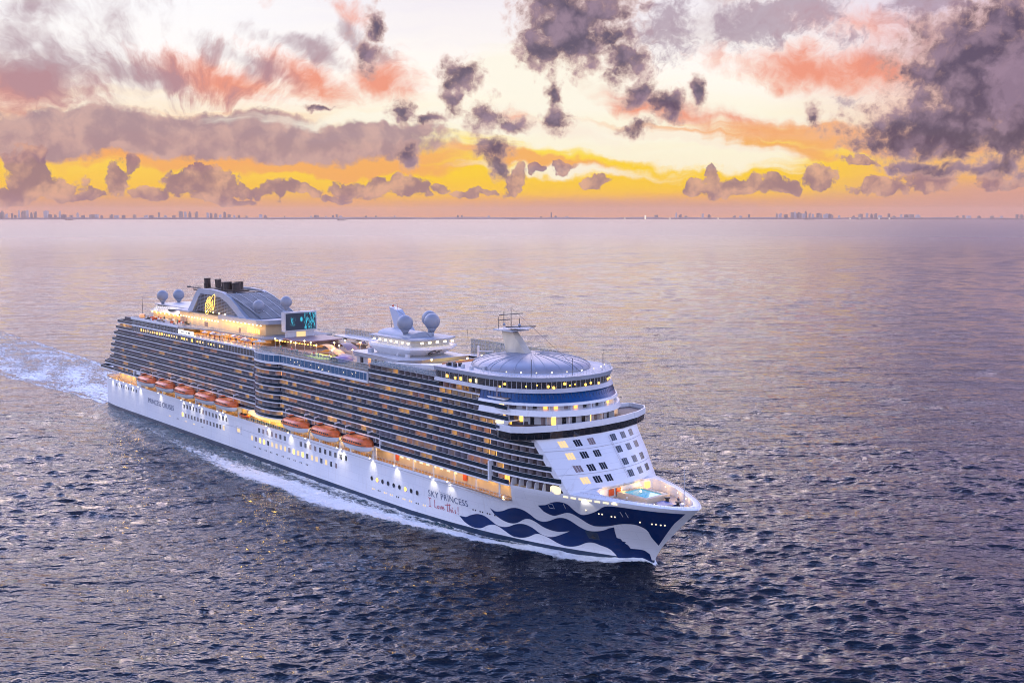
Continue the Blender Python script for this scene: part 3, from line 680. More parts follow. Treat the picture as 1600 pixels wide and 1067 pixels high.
# hawse pocket
b = MB(); b.hexa([(137.5, -hb(137.5, 5.2) - .08, 5.2), (140.2, -hb(140.2, 5.2) - .08, 5.2), (140.2, -hb(140.2, 5.2) + .3, 5.2), (137.5, -hb(137.5, 5.2) + .3, 5.2)],
              [(137.3, -hb(137.3, 7.4) - .08, 7.4), (140.4, -hb(140.4, 7.4) - .08, 7.4), (140.4, -hb(140.4, 7.4) + .3, 7.4), (137.3, -hb(137.3, 7.4) + .3, 7.4)])
P(b, 'anchor_pocket', NAVY)
b = MB(); b.tube((138.9, -hb(138.9, 6) - .25, 5.6), (138.9, -hb(138.9, 6) - .25, 7.0), .16); b.tube((138.2, -hb(138.9, 6) - .25, 5.8), (139.6, -hb(139, 6) - .25, 5.8), .2)
P(b, 'anchor', DARK)

# promenade deck: floor, wall, sill rail, ceiling lamps
b = MB(); b.prism([(-165.4, -15), (-162, -17), (-150, -18.9), (118.6, -18.9), (118.6, 18.9), (-150, 18.9), (-162, 17), (-165.4, 15)], 12.6, 12.88); P(b, 'promenade_floor', TEAK)
b = MB(); b.box(-150, 125, -16.2, 16.2, 12.9, 16.9); P(b, 'promenade_wall', LITCREAM)
b = MB()
for a, c in ((-147, -118), (8, 118.4)):
    b.box(a, c, -19.15, -19.05, 13.9, 14.0)
    x = a
    while x < c: b.box(x, x + .08, -19.14, -19.06, 13.0, 13.9); x += 1.5
loosen(P(b, 'promenade_rail', RAIL))
b = MB()
x = 58
while x < 118: b.box(x, x + .35, -18.9, -18.55, 13.0, 16.7); x += 9.5
loosen(P(b, 'promenade_pillar', WHITE))
nl = 0
for x in list(np.arange(-148, -116, 4.5)) + list(np.arange(-112, -26, 9.0)) + list(np.arange(4, 57, 8.5)) + list(np.arange(60, 117, 3.8)):
    b = MB(); b.box(x, x + 1.2, -17.9, -17.5, 16.45, 16.6); P(b, 'promenade_lamp', L_STRIP)
for x in (64.5, 97): b = MB(); b.box(x, x + 1.6, -16.55, -16.22, 13.6, 15.4); P(b, 'life_ring_locker', ORNG2)
b = MB()
for x in np.arange(67, 93, 3.2): b.box(x, x + 1.5, -16.28, -16.21, 14.6, 16.0)
P(b, 'promenade_window', L_SOFT)

# decks and balconies
DZ = 2.7; FZ = [17.0 + DZ * i for i in range(10)]
XA = [-164.5, -159, -152.6, -151.8, -150.8, -149, -147, -144, -142]
XF = [119.2, 135.4, 132.7, 130.2, 127.6, 121.5, 119, 118.5, 117.5]
def off(x, i):
    o = 0.0
    if -14 <= x <= 2 and i < 9:
        t = (x + 14) / 16; o += 1.2 * (1 - t) ** .5 + 1.6 * math.sin(math.pi * t) ** .8 * .8 + .15
    if i <= 1 and 62 <= x <= 112: o += 0.75
    if x > 112: o += min(0.0, ip(x, RIM) + 0.3 - 19.2)
    if i == 7 and False: o += 0
    return o
def ypath(i, xa, xf, extra=0.0):
    X = sorted(set([xa, xf] + [v for v in (-14.01, -14, 2, 2.01, 61.99, 62, 112, 112.01) if xa < v < xf] + [float(v) for v in np.arange(-13, 2, 1.0) if xa < v < xf] + [float(v) for v in range(113, 137) if xa < v < xf]))
    return [(x, -(19.2 + off(x, i) + extra)) for x in X]
slabm = MB(); glassm = MB(); railm = MB(); wallm = MB(); divm = MB()
aftcut = {7: None}
for i in range(9):
    z = FZ[i]; xa, xf = XA[i], XF[i]
    pa = ypath(i, xa, xf)
    poly = pa + [(x, min(19.2, -y)) for x, y in reversed(pa)]
    th = 0.34 if i > 1 else 0.42
    slab = MB(); slab.prism(poly, z - th, z); P(slab, 'balcony_deck', WHITE if i > 1 else HULLW)
    # core
    c0 = xa + (3.0 if i > 0 else 14.0); c1 = xf + (1.5 if i < 5 else -2)
    if i == 0: c1 = 134
    c1 = XF[i] if i else 134
    if i == 8: cores = [(55.3, 88, -17.1, -12.0), (88, 115, -17.1, 17.1), (-139, -79, -17.1, 17.1)]
    else: cores = [(c0, min(c1, 112), -17.1, 17.1)]
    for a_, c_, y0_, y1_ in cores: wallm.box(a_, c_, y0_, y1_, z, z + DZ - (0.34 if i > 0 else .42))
    if i != 8 and c1 > 112:
        X = [112.0] + [float(v) for v in range(114, int(c1))] + [c1 - .2]
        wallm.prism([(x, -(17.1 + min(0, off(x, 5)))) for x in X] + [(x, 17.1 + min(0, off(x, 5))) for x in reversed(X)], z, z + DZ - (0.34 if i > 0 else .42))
    if i == 7: segs = [(xa, -126), (55.2, xf)]
    elif i == 8: segs = [(xa, -126.0), (55.2, 90)]
    else: segs = [(xa, xf)]
    for sg in segs:
        p2 = ypath(i, sg[0], sg[1], -0.04)
        glassm.wall(p2, z + 0.02, z + 1.08, 0.06)
        railm.wall([(x, y - .03) for x, y in p2], z + 1.08, z + 1.17, 0.12)
        q2 = [(sg[0], -19.1), (sg[0], 19.1)]
        if sg[0] == xa:
            glassm.wall([(sg[0] + .05, 19.1), (sg[0] + .05, -19.1)], z + .02, z + 1.08, .06); railm.wall([(sg[0], 19.1), (sg[0], -19.1)], z + 1.08, z + 1.17, .12)
        glassm.box(sg[0], min(112, sg[1]), 19.05, 19.12, z + .02, z + 1.08)
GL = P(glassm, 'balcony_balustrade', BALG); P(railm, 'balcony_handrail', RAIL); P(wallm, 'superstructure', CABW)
# cabin windows and dividers
wins = []
rc = random.Random(9)
for i in range(9):
    z = FZ[i]; xa = XA[i] + (4.5 if i > 0 else 15); xf = XF[i] + (-1.5 if i in (0,) else -1.8 if i < 5 else -3)
    segs = [(xa, xf)]
    if i == 7: segs = [(xa, -127), (56, xf)]
    if i == 8: segs = [(56, 88), (89, 117)]
    for a, c in segs:
        n = int((c - a) / 2.75); st = (c - a) / n
        run = 0
        for k in range(n):
            x = a + k * st
            o = off(x + st / 2, i)
            divm.box(x - .06, x + .06, -(19.0 + o), -17.1 - min(0, off(x, 5)), z + .02, z + DZ - .36)
            fwd = (x + 165) / 300
            pl = 0.19 + 0.34 * fwd ** 1.6 if i < 8 else .34
            if run: kind = run; run = 0
            else:
                q = rc.random()
                kind = 1 if q < pl * .45 else 2 if q < pl * .8 else 3 if q < pl else 4 if q < pl + .26 else 0
                run = kind if (kind in (1, 2, 3) and rc.random() < .45) else 0
            y0 = -17.1 - (o if -14 <= x <= 2 else 0) * .8 - min(0, off(x + st, 5))
            wins.append((x, st, y0, z, kind, i))
P(divm, 'balcony_divider', DIVD).__setitem__('kind', 'stuff')
WM = [GLASS, L_YEL, L_ORA, L_PAL, CURT, WHITE]
def win_geo(b, x, st, y0, z, k):
    if y0 < -17.2: b.box(x, x + st, y0 + .05, -17.05, z + .01, z + DZ - .37, 0)
    lit = k in (1, 2, 3); sd = int(x * 7) % 2
    b.box(x + .35, x + st * .5, y0 - .05, y0 + .02, z + .1, z + 2.15, k if (not lit or sd or int(x) % 3 == 0) else (4 if int(x) % 2 else 0))
    b.box(x + st * .54, x + st - .45, y0 - .05, y0 + .02, z + .1, z + 2.15, (0 if not lit else (k if (not sd or int(x) % 2) else 0)))
    if k in (1, 3): b.sphere((x + st * .5, y0 - .12, z + 2.1), .16, k, 6, 4)
near = sorted(wins, key=lambda w: -w[0])
ind = [w for w in near if w[0] > 84][:100]; rest = [w for w in wins if w not in ind]
for w in ind:
    b = MB(); win_geo(b, *w[:5]); P(b, 'cabin_window', WM)
b = MB()
for w in rest: win_geo(b, *w[:5])
P(b, 'cabin_window', WM).__setitem__('kind', 'stuff')
# balcony chairs and tables: small shapes behind the glass
b = MB(); rch = random.Random(5)
for w in wins:
    if rch.random() < .75:
        x = w[0] + .5 + rch.random() * .6; y = -18.4 - min(0, off(w[0] + 2, 5))
        b.box(x, x + .55, y, y + .55, w[3] + .32, w[3] + .45, 0); b.box(x, x + .08, y, y + .55, w[3] + .45, w[3] + 1.0, 0)
P(b, 'balcony_chair', [mat('wicker', (0.10, 0.08, 0.08), 0.7)]).__setitem__('kind', 'stuff')
# hull-side balconies of deck 8 under the bow superstructure: white fins
for k in range(6):
    x = 119.6 + k * 2.55; y = hb(x, 17)
    b = MB(); b.add([(x, -y + .1, 17.0), (x, -16.2, 17.0), (x, -16.2, 19.3), (x, -y + 1.2, 19.3), (x, -y + .35, 18.6), (x + .16, -y + .1, 17.0), (x + .16, -16.2, 17.0), (x + .16, -16.2, 19.3), (x + .16, -y + 1.2, 19.3), (x + .16, -y + .35, 18.6)],
                    [(0, 1, 2, 3, 4), (9, 8, 7, 6, 5), (0, 4, 9, 5), (4, 3, 8, 9), (3, 2, 7, 8), (2, 1, 6, 7)])
    P(b, 'balcony_fin', WHITE)
# vertical pier between the lifeboat bays and at the balcony steps
b = MB(); b.box(61.7, 62.2, -19.95, -18.6, 17.0, 19.35); b.box(111.9, 112.5, -19.98, -18.6, 17.0, 22.1); b.box(-125.9, -125.2, -19.4, -18.6, 17, 19.3)
loosen(P(b, 'balcony_pier', WHITE))

# --- front of the superstructure
def nose(z): return 132.2 + (29.8 - z) * 0.78
def fhw(z): return float(np.interp(z, [17.4, 20, 23, 28, 30], [15.3, 15.8, 16.6, 17.3, 17.9]))
def facept(s, z):     # s from -1 (starboard) to 1 (port)
    y = s * fhw(z); return (nose(z) - 4.3 * abs(s) ** 2.3, y, z)
b = MB()
def ff(u, v):
    z = 17.4 + v * 12.5; s = -1 + 2 * u
    p = facept(s, z)
    if v == 0: zz_ = 18.6 - 1.2 * abs(s) ** 2; return (p[0] - (zz_ - 17.4) * .78, p[1], zz_)
    return p
b.grid(ff, 48, 20)
# cheeks: from the face edge back to the balcony ends
for sg in (-1, 1):
    b.grid(lambda u, v: (facept(sg, 17.4 + v * 12.5)[0] - u * 1.6, sg * (fhw(17.4 + v * 12.5) + u * .5), 17.4 + v * 12.5), 6, 14)
P(b, 'forward_bulkhead', HULLW, smooth=True)
kinds = {(0, -3): L_PAL, (1, -3): L_PAL, (2, -3): CURT, (3, -3): L_PAL, (0, -1): CURT}
for r_, z in enumerate((28.3, 25.6, 22.8, 20.2)):
    for cidx, y in ((-3, -12.0 + r_ * .5), (-2, -8.0 + r_ * .25), (-1, -3.9), (1, 3.9), (2, 8.0), (3, 12.0)):
        s = y / fhw(z); w = 0.98
        def q(dy, dz, o): 
            p = facept((y + dy) / fhw(z), z + dz); return (p[0] + o, p[1], p[2] + o * .6)
        b = MB()
        for k, (m0, m1) in enumerate(((-w, -.42), (-.27, .27), (.42, w))):
            b.hexa([q(m0, -.72, -.05), q(m1, -.72, -.05), q(m1, -.72, .05), q(m0, -.72, .05)], [q(m0, .72, -.05), q(m1, .72, -.05), q(m1, .72, .05), q(m0, .72, .05)], 0)
        P(b, 'cabin_window', kinds.get((r_, cidx), GLASS))
b = MB()
for z in (26.9, 21.6):
    pts = [facept(s / 12, z) for s in range(-12, 13)]; b.path([(p[0] + .04, p[1], p[2] + .03) for p in pts], .07)
b.path([(facept(.12, z)[0] + .25, facept(.12, z)[1], z) for z in (19.5, 22, 25, 29)], .05); b.path([(facept(.15, z)[0] + .25, facept(.15, z)[1], z) for z in (19.5, 22, 25, 29)], .05)
P(b, 'ledge_and_ladder', GREYW)

# superelliptic front outline
def arc(N_, xs_, hw, e=2.2, n=40):
    out = []
    for k in range(n + 1):
        t = -math.pi / 2 + math.pi * k / n
        out.append((xs_ + (N_ - xs_) * abs(math.cos(t)) ** (2 / e), hw * math.copysign(abs(math.sin(t)) ** (2 / e), math.sin(t))))
    return out
def solid(name, m, N0, N1, xs_, hw0, hw1, z0, z1, back, e=2.2):
    a = arc(N0, xs_, hw0, e); c = arc(N1, xs_, hw1, e)
    bb = MB(); bb.prism([(back, -hw0)] + a + [(back, hw0)], z0, z1, top=[(back, -hw1)] + c + [(back, hw1)]); return P(bb, name, m)
# bridge with wings
BR = [(118.8, -19.2), (119.6, -23.4), (121, -23.9), (125.4, -23.7), (128.3, -21.0), (130.8, -15.5), (132.4, -9), (133.1, 0)]
BR = BR + [(x, -y) for x, y in reversed(BR[:-1])]
def scaled(poly, d): return [(x - d if x > 119 else x, y * (1 - d / 20)) for x, y in poly]
b = MB(); b.prism(scaled(BR, 1.0), 29.55, 29.85, top=scaled(BR, .45)); P(b, 'bridge_underside', WHITE)
b = MB(); b.prism(scaled(BR, .45), 29.85, 31.75, top=scaled(BR, .12)); BW = P(b, 'bridge_window', GLASS)
b = MB()
pts = scaled(BR, .30)
for (x0, y0), (x1, y1) in zip(pts, pts[1:]):
    n = max(1, int(math.hypot(x1 - x0, y1 - y0) / 1.5))
    for k in range(n):
        x = x0 + (x1 - x0) * k / n; y = y0 + (y1 - y0) * k / n; b.tube((x - .12, y, 29.86), (x + .12, y, 31.74), .05, n=4)
merge(BW, P(b, 'window_mullion', DARK))
b = MB(); b.prism(BR, 31.75, 32.1); P(b, 'bridge_roof', HULLW)
b = MB(); b.wall(BR, 32.1, 33.3, .35); P(b, 'bridge_bulwark', HULLW)
b = MB(); b.prism(scaled(BR, .4), 32.11, 32.2); P(b, 'bridge_top_deck', mat('brown_deck', (.16, .11, .09), .6, var=.2))
b = MB(); b.box(119.9, 121.4, -23.98, -23.6, 32.3, 33.0); P(b, 'bridge_wing_marking', NAVY)
b = MB(); b.box(119.2, 121.6, -23.4, -22.6, 33.36, 34.0); P(b, 'bridge_wing_lamp', L_SOFT)
# forward suites: two recessed tiers with white bulwark bands
def tier(name, z0, z1, N_, seedn):
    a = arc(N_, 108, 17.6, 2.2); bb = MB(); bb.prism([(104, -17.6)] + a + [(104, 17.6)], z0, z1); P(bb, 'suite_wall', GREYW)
    rr = random.Random(seedn)
    pts = [p for p in arc(N_ + .05, 108, 17.65, 2.2, 64)]
    acc = 0; k = 0
    for p0, p1 in zip(pts, pts[1:]):
        L_ = math.hypot(p1[0] - p0[0], p1[1] - p0[1]); acc += L_
        if acc > 1.9:
            acc = 0; k += 1
            d = Vector((p1[0] - p0[0], p1[1] - p0[1], 0)).normalized(); n_ = Vector((d.y, -d.x, 0)); c_ = Vector((p0[0], p0[1], 0))
            m_ = (L_YEL if rr.random() < .16 else L_ORA if rr.random() < .25 else (GLASS if rr.random() < .6 else CURT)) if p0[1] > -14 else (GLASS if rr.random() < .5 else L_YEL if rr.random() < .3 else CURT)
            bb = MB(); w = .5
            q = [c_ - d * w + n_ * .0, c_ + d * w, c_ + d * w + n_ * .08, c_ - d * w + n_ * .08]
            bb.hexa([(v.x, v.y, z0 + .1) for v in q], [(v.x, v.y, z1 - .35) for v in q]); P(bb, 'suite_window', m_)
            if k % 2 == 0:
                bb = MB(); q = [c_ + d * 1.0, c_ + d * 1.12, c_ + d * 1.12 + n_ * 1.4, c_ + d * 1.0 + n_ * 1.4]
                bb.hexa([(v.x, v.y, z0) for v in q], [(v.x, v.y, z1 - .02) for v in q]); P(bb, 'suite_divider', WHITE)
tier('a', 32.1, 34.9, 129.6, 3)
solid('suite_balcony_band', HULLW, 131.6, 131.3, 108, 19.9, 19.6, 34.55, 36.0, 108.2)
tier('b', 36.0, 37.3, 129.0, 8)
solid('white_ledge', HULLW, 130.2, 130.0, 108, 19.9, 19.7, 37.1, 37.75, 108.2)
BB = solid('blue_glass_band', BLUE2, 129.6, 127.6, 108, 19.45, 19.0, 37.75, 40.1, 108.2)
solid('pale_ledge', GREYW, 128.3, 127.4, 108, 19.5, 19.2, 40.1, 41.05, 88.2)
LW = solid('lounge_window', GLASS, 126.9, 126.9, 108, 18.9, 18.9, 41.05, 42.9, 88.4)
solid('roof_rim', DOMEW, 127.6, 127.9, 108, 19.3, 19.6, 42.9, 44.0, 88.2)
b = MB()
for sg in (-1, 1):
    b.hexa([(64, sg * 18.6, 41.9), (88.2, sg * 19.3, 42.9), (88.2, sg * 18.0, 42.9), (64, sg * 17.9, 41.9)], [(64, sg * 18.6, 42.3), (88.2, sg * 19.6, 44.0), (88.2, sg * 18.0, 44.0), (64, sg * 17.9, 42.3)])
loosen(P(b, 'swept_roof_edge', HULLW))
b = MB()
for p0 in arc(127.0, 108, 18.97, 2.2, 44)[1:-1] + [(x, -18.97) for x in np.arange(89, 108, 1.9)]: b.tube((p0[0], p0[1], 41.06), (p0[0], p0[1], 42.89), .07, n=4)
merge(LW, P(b, 'window_mullion', RAIL))
rr = random.Random(12)
for p0 in arc(126.98, 108, 18.95, 2.2, 40)[1:34]:
    if rr.random() < .42:
        b = MB(); z = 41.3 + rr.random() * .9; b.sphere((p0[0], p0[1], z), .16 + rr.random() * .22, 0, 8, 6); P(b, 'lounge_lamp', L_YEL)
for x in (93, 96.5, 99, 103, 105.5): b = MB(); b.box(x, x + .9, -18.99, -18.9, 41.3, 41.3 + rr.random() * .8 + .4); P(b, 'lounge_lamp', L_YEL if x != 105.5 else L_SOFT)
b = MB()
for k in range(60):
    x = 108.3 + .0 * k
for p0, p1 in zip(arc(129.2, 108, 19.4, 2.2, 60), arc(128.2, 108, 19.12, 2.2, 60)): b.tube((p0[0], p0[1], 37.8), (p1[0], p1[1], 40.05), .045, n=4)
merge(BB, P(b, 'band_seam', NAVY))
# rail and lamps round the roof, dome
rail = arc(127.3, 108, 19.1, 2.2, 70); b = MB()
for z in (44.5, 45.0): b.path([(x, y, z) for x, y in rail], .035, n=4)
for x, y in rail: b.tube((x, y, 44.0), (x, y, 45.0), .03, n=4)
P(b, 'roof_rail', RAIL)
b = MB(); DC = (104.5, 1.0)
def dome(u, v): 
    t = 2 * math.pi * u; r = math.sin(v * math.pi / 2)
    return (DC[0] + 17.2 * r * math.cos(t), DC[1] + 15.2 * r * math.sin(t), 44.05 + 3.3 * math.cos(v * math.pi / 2) ** .9)
b.grid(dome, 48, 14); DR = P(b, 'dome_roof', mat('dome_cladding', (0.27, 0.28, 0.34), 0.42, var=0.08), smooth=True)
b = MB()
for k in range(24):
    for dd_ in ((0, 0.012) if k % 3 == 0 else (0,)):
        pts = [dome(k / 24 + dd_, v / 10) for v in range(1, 11)]; b.path([(p[0], p[1], p[2] + .04) for p in pts], .07, n=4)
merge(DR, P(b, 'dome_rib', RADM))
for k in range(9):
    x, y = arc(125.5, 108, 17.8, 2.2, 40)[5 + k * 3]; b = MB(); b.tube((x, y, 44), (x, y, 44.9), .05, 1); b.sphere((x, y, 44.95), .2, 0, 8, 6); P(b, 'roof_lamp', [L_WHITE if k % 2 else L_SOFT, RAIL])
for k in (10, 18, 26, 33): x, y = arc(125.8, 108, 18, 2.2, 40)[k]; b = MB(); b.tube((x, y, 44), (x, y, 48.2), .06); b.sphere((x, y, 48.2), .14, 0, 6, 4); P(b, 'whip_aerial', DARK)

# --- foredeck, well and pool
RZ = 17.35
inner = [(140.3, 0), (140.35, -4), (140.6, -8.2), (141.4, -10.0), (143.2, -10.6), (146, -10.3), (150, -8.9), (154, -7.0), (158, -4.8), (160.6, -3.0), (162.0, -1.4), (162.4, 0)]
def resample(pl, n):
    L_ = [0]
    for a, c in zip(pl, pl[1:]): L_.append(L_[-1] + math.dist(a, c))
    return [(float(np.interp(L_[-1] * k / n, L_, [p[0] for p in pl])), float(np.interp(L_[-1] * k / n, L_, [p[1] for p in pl]))) for k in range(n + 1)]
NI = 48; inn = resample(inner, NI)
outer_ = []
fa = [facept(-k / 12, 17.4) for k in range(13)]
for k in range(NI + 1):
    if k <= 14:
        s = -k / 14; zq = 18.6 - 1.2 * s * s; p = facept(s, 17.4); outer_.append((p[0] - (zq - 17.4) * .78, p[1], zq))
    else:
        x = 136.9 + (165 - 136.9) * ((k - 14) / (NI - 14)) ** .8; outer_.append((x, -hb(x, min(rimz(x), 16.6)), rimz(x)))
b = MB()
for sg in (1, -1):
    vs = []
    for k in range(NI + 1):
        o_ = outer_[k]; i_ = inn[k]; zi = float(np.interp(i_[0], [140.3, 146, 162.5], [18.3, 17.55, 16.95]))
        vs += [(o_[0], sg * o_[1], o_[2]), ((o_[0] + i_[0]) / 2, sg * (o_[1] + i_[1]) / 2, (o_[2] + zi) / 2 + .18), (i_[0], sg * i_[1], zi)]
    b.add(vs, [(3 * k + j, 3 * k + 3 + j, 3 * k + 4 + j, 3 * k + 1 + j) for k in range(NI) for j in (0, 1)])
P(b, 'foredeck_bulwark', HULLW, smooth=True)
b = MB()
for sg in (1, -1):
    vs = []
    for k in range(NI + 1):
        i_ = inn[k]; zi = float(np.interp(i_[0], [140.3, 146, 162.5], [18.3, 17.55, 16.95])); vs += [(i_[0], sg * i_[1], zi), (i_[0] - .0, sg * i_[1], 15.2)]
    b.add(vs, [(2 * k, 2 * k + 2, 2 * k + 3, 2 * k + 1) for k in range(NI)])
P(b, 'well_wall', WHITE)
b = MB(); b.prism(inn + [(x, -y) for x, y in reversed(inn[1:-1])], 15.0, 15.3); P(b, 'well_floor', mat('pale_deck_tiles', (0.52, 0.45, 0.38), 0.5, var=0.2, vs=1.2))
# raised pool with coping
b = MB(); px0, px1, py0, py1 = 141.8, 149.6, -1.3, 5.0
b.box(px0 - 1, px1 + 1, py0 - 1, py0, 15.3, 16.6); b.box(px0 - 1, px1 + 1, py1, py1 + 1, 15.3, 16.6); b.box(px0 - 1, px0, py0, py1, 15.3, 16.6); b.box(px1, px1 + 1, py0, py1, 15.3, 16.6)
P(b, 'pool_coping', mat('cream_coping', (0.62, 0.52, 0.38), 0.5))
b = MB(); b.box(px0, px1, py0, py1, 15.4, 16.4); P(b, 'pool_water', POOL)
for x, y, m_ in ((140.75, -4.9, ORNG2), (140.75, -2.4, ORNG2), (141.1, 7.8, L_YEL)): b = MB(); b.box(x - .25, x, y, y + 1.6, 15.9, 17.5); P(b, 'deck_locker', m_)
b = MB(); b.tube((160.4, 0, 15.3), (160.4, 0, 26.0), .13, r1=.05); b.tube((160.4, -.6, 23), (160.4, .6, 23), .04); P(b, 'jack_staff', RAIL)
b = MB(); b.box(151.6, 156.0, -1.6, 2.6, 15.3, 15.75); P(b, 'helideck_platform', mat('blue_deck_paint', (0.03, 0.10, 0.36), 0.4))
for x, y in ((152, 3.6), (154, -3.2), (156.4, 2.6), (157.6, -1.6), (158.4, 1.8)):
    b = MB(); b.tube((x, y, 15.3), (x, y, 16.2), .42); b.tube((x, y, 16.2), (x, y, 16.5), .7, n=10); P(b, 'mooring_winch', DARK if (x * 10) % 3 else WHITE)
b = MB()
rl = resample([(p[0] - .35, p[1] * .93) for p in outer_[16:]], 60)
for sg in (1, -1):
    b.path([(x, sg * y, rimz(x) + .75) for x, y in rl], .035, n=4)
    for x, y in rl[::2]: b.tube((x, sg * y, rimz(x)), (x, sg * y, rimz(x) + .75), .03, n=4)
P(b, 'bow_rail', RAIL)
for x, y in ((141, -8), (141.0, -1), (141, 6), (146, 9.6), (152, 7.3), (157, 4.6), (150, -8.2), (156, -5.4)):
    b = MB(); b.sphere((x, y, 17.0), .13, 0, 8, 6); o = P(b, 'well_lamp', L_LAMP); point((x + (0.8 if abs(y) < 9 and x < 142 else 0), y * .86, 17.1), 200, WARM, o, .25)
# ------------------------------------------------------------------ upper decks
FL17 = FZ[8]; FL18 = 41.3
# glazed band on deck 16, aft half, and the tall glazed block above it
b = MB(); b.wall([(-125.9, -19.05), (-14.0, -19.05)], 35.95, 38.2, .08); GB = P(b, 'glazed_band', GLASS)
b = MB(); b.box(-126.2, -13.9, -19.3, -17.5, 38.2, 38.75); P(b, 'white_band', WHITE)
b = MB()
for x in np.arange(-125.9, -14, 2.3): b.box(x, x + .14, -19.14, -19.0, 35.95, 38.2)
merge(GB, P(b, 'window_mullion', GREYW))
rr = random.Random(2)
for x in np.arange(-122, -40, 2.35):
    if rr.random() < .8:
        b = MB(); b.box(x + .5, x + 1.5, -19.12, -19.04, 36.6 + rr.random() * .3, 37.4 + rr.random() * .3); P(b, 'dining_window', L_PAL if rr.random() < .6 else L_YEL)
b = MB(); b.wall([(-125.8, -19.0), (-79.0, -19.0)], 38.75, 40.8, .1); b.wall([(-125.8, 19.0), (-125.8, -19.0)], 38.75, 40.8, .1); GK = P(b, 'glazed_block', GLASS)
b = MB()
for x in np.arange(-125.8, -79, 1.4): b.box(x, x + .1, -19.1, -18.98, 38.75, 40.8)
b.box(-125.8, -79, -19.11, -18.97, 39.7, 39.82); b.box(-79.2, -78.7, -19.2, -17, 38.75, 40.9)
merge(GK, P(b, 'window_mullion', GREYW))
b = MB(); b.prism([(-127.5, -14), (-126.5, -19.4), (-79, -19.4), (-72, -16.5), (-60, -13.8), (-21, -13.4), (-19.5, -10), (-19.5, 13.4), (-60, 13.8), (-79, 19.4), (-126.5, 19.4), (-127.5, 14)], 40.85, 41.35); P(b, 'sports_deck', DECKG)
b = MB(); b.box(-126.4, -79, -19.42, -19.2, 41.0, 41.9); P(b, 'roof_fascia', WHITE)
b = MB()
edge = [(-127.3, -14), (-126.3, -19.2), (-79, -19.2), (-72, -16.3), (-60, -13.6), (-21, -13.2)]
for z in (41.95, 42.4): b.path([(x, y, z) for x, y in edge], .035, n=4)
for p in resample(edge, 70): b.tube((p[0], p[1], 41.3), (p[0], p[1], 42.4), .035, n=4)
P(b, 'sports_deck_rail', RAIL)
# white illuminated sign on the promenade rail
b = MB(); b.box(-78.6, -64.8, -19.45, -19.25, 38.95, 40.5); P(b, 'white_sign', lamp('sign_white', (1, 1, 1), 1.1))
b = MB()
for x in (-75.5, -74.4, -71.6, -69.6, -68.7): b.box(x, x + .7, -19.5, -19.46, 39.4, 40.1)
P(b, 'sign_lettering', NAVY)
# rails of the open lido deck
def fence(name, x0, x1, y, z0, h, m, rows=3, step=1.3, i=8):
    b = MB()
    pl = ypath(i, x0, x1, y)
    for k in range(rows): b.path([(px, py, z0 + h * (k + 1) / rows) for px, py in pl], .045, n=4)
    for p in resample(pl, int((x1 - x0) / step)): b.tube((p[0], p[1], z0), (p[0], p[1], z0 + h), .045, n=4)
    P(b, name, m)
fence('lido_rail', -64.5, -14, -.1, 38.75, 1.25, RAIL)
fence('lido_windscreen_frame', -14, 54.8, -.6, 38.4, 2.4, RAIL, 3, 1.7)
b = MB(); b.wall([(x, y + .55) for x, y in ypath(8, -14, 54.8)], 38.5, 40.7, .03); P(b, 'lido_windscreen', CLEAR)
# bulge bands and the glazed skywalk box
b = MB()
for z0, z1 in ((38.15, 38.6), (35.2, 35.95)): b.wall([(x, y - .12) for x, y in ypath(7, -14, 55)], z0, z1, .6)
loosen(P(b, 'skywalk_band', WHITE))
b = MB(); b.wall([(x, y - .02) for x, y in ypath(7, -14, 54.9)], 35.95, 38.15, .1); SG = P(b, 'skywalk_glass', [mat('blue_skywalk_glass', (0.008, 0.05, 0.11), 0.06, emit=(0.02, 0.18, 0.55), es=0.12)])
b = MB(); b.box(54.7, 55.3, -19.5, -17.2, 35.2, 38.6)
for p in resample(ypath(7, -14, 55), 30): b.box(p[0], p[0] + .1, p[1] - .08, p[1] + .1, 35.95, 38.15)
merge(SG, P(b, 'skywalk_frame', GREYW))
rr = random.Random(21)
for k in range(26):
    x = 6 + rr.random() * 46; b = MB(); b.sphere((x, -19.26, 36.2 + rr.random() * 1.6), .12 + .1 * rr.random(), 0, 6, 4); P(b, 'skywalk_lamp', L_SOFT if rr.random() < .5 else L_BLUE)
fence('terrace_rail', 55.2, 88, -.1, 41.2, 1.5, RAIL, 3, 1.5)
b = MB(); b.wall([(55.2, -19.1), (88.2, -19.1)], 40.95, 42.4, .03); P(b, 'terrace_windscreen', CLEAR)
b = MB(); b.box(55.2, 90, -19.2, -12, 40.9, 41.2); b.box(36, 66, -12, 14, 40.9, 41.2); loosen(P(b, 'terrace_deck', DECKG))
b = MB(); b.box(-126, 118, -18.9, 18.9, 38.62, 38.72); P(b, 'lido_floor', TEAK)
# stern terraces
for z0, x0 in ((38.6, -142), (35.9, -144)):
    b = MB(); b.box(x0 + 4, -126.2, -16.4, -16.0, z0 + .1, z0 + 2.2); P(b, 'terrace_wall', WHITE)
for x in (-141, -137, -133, -129): b = MB(); b.box(x, x + .7, -18.2, -17.6, 38.2, 38.3); P(b, 'terrace_lamp', L_STRIP)
for x in (-140, -134): point((x, -17.9, 37.7), 520, WARM, ship, .3)
b = MB(); b.box(-143.5, -126.5, -18.8, 18.8, 38.3, 38.6); P(b, 'terrace_deck', WHITE)
b = MB(); b.tube((-139.5, -9, 38.6), (-139.5, -9, 49.0), .12, r1=.06); P(b, 'ensign_staff', DARK)
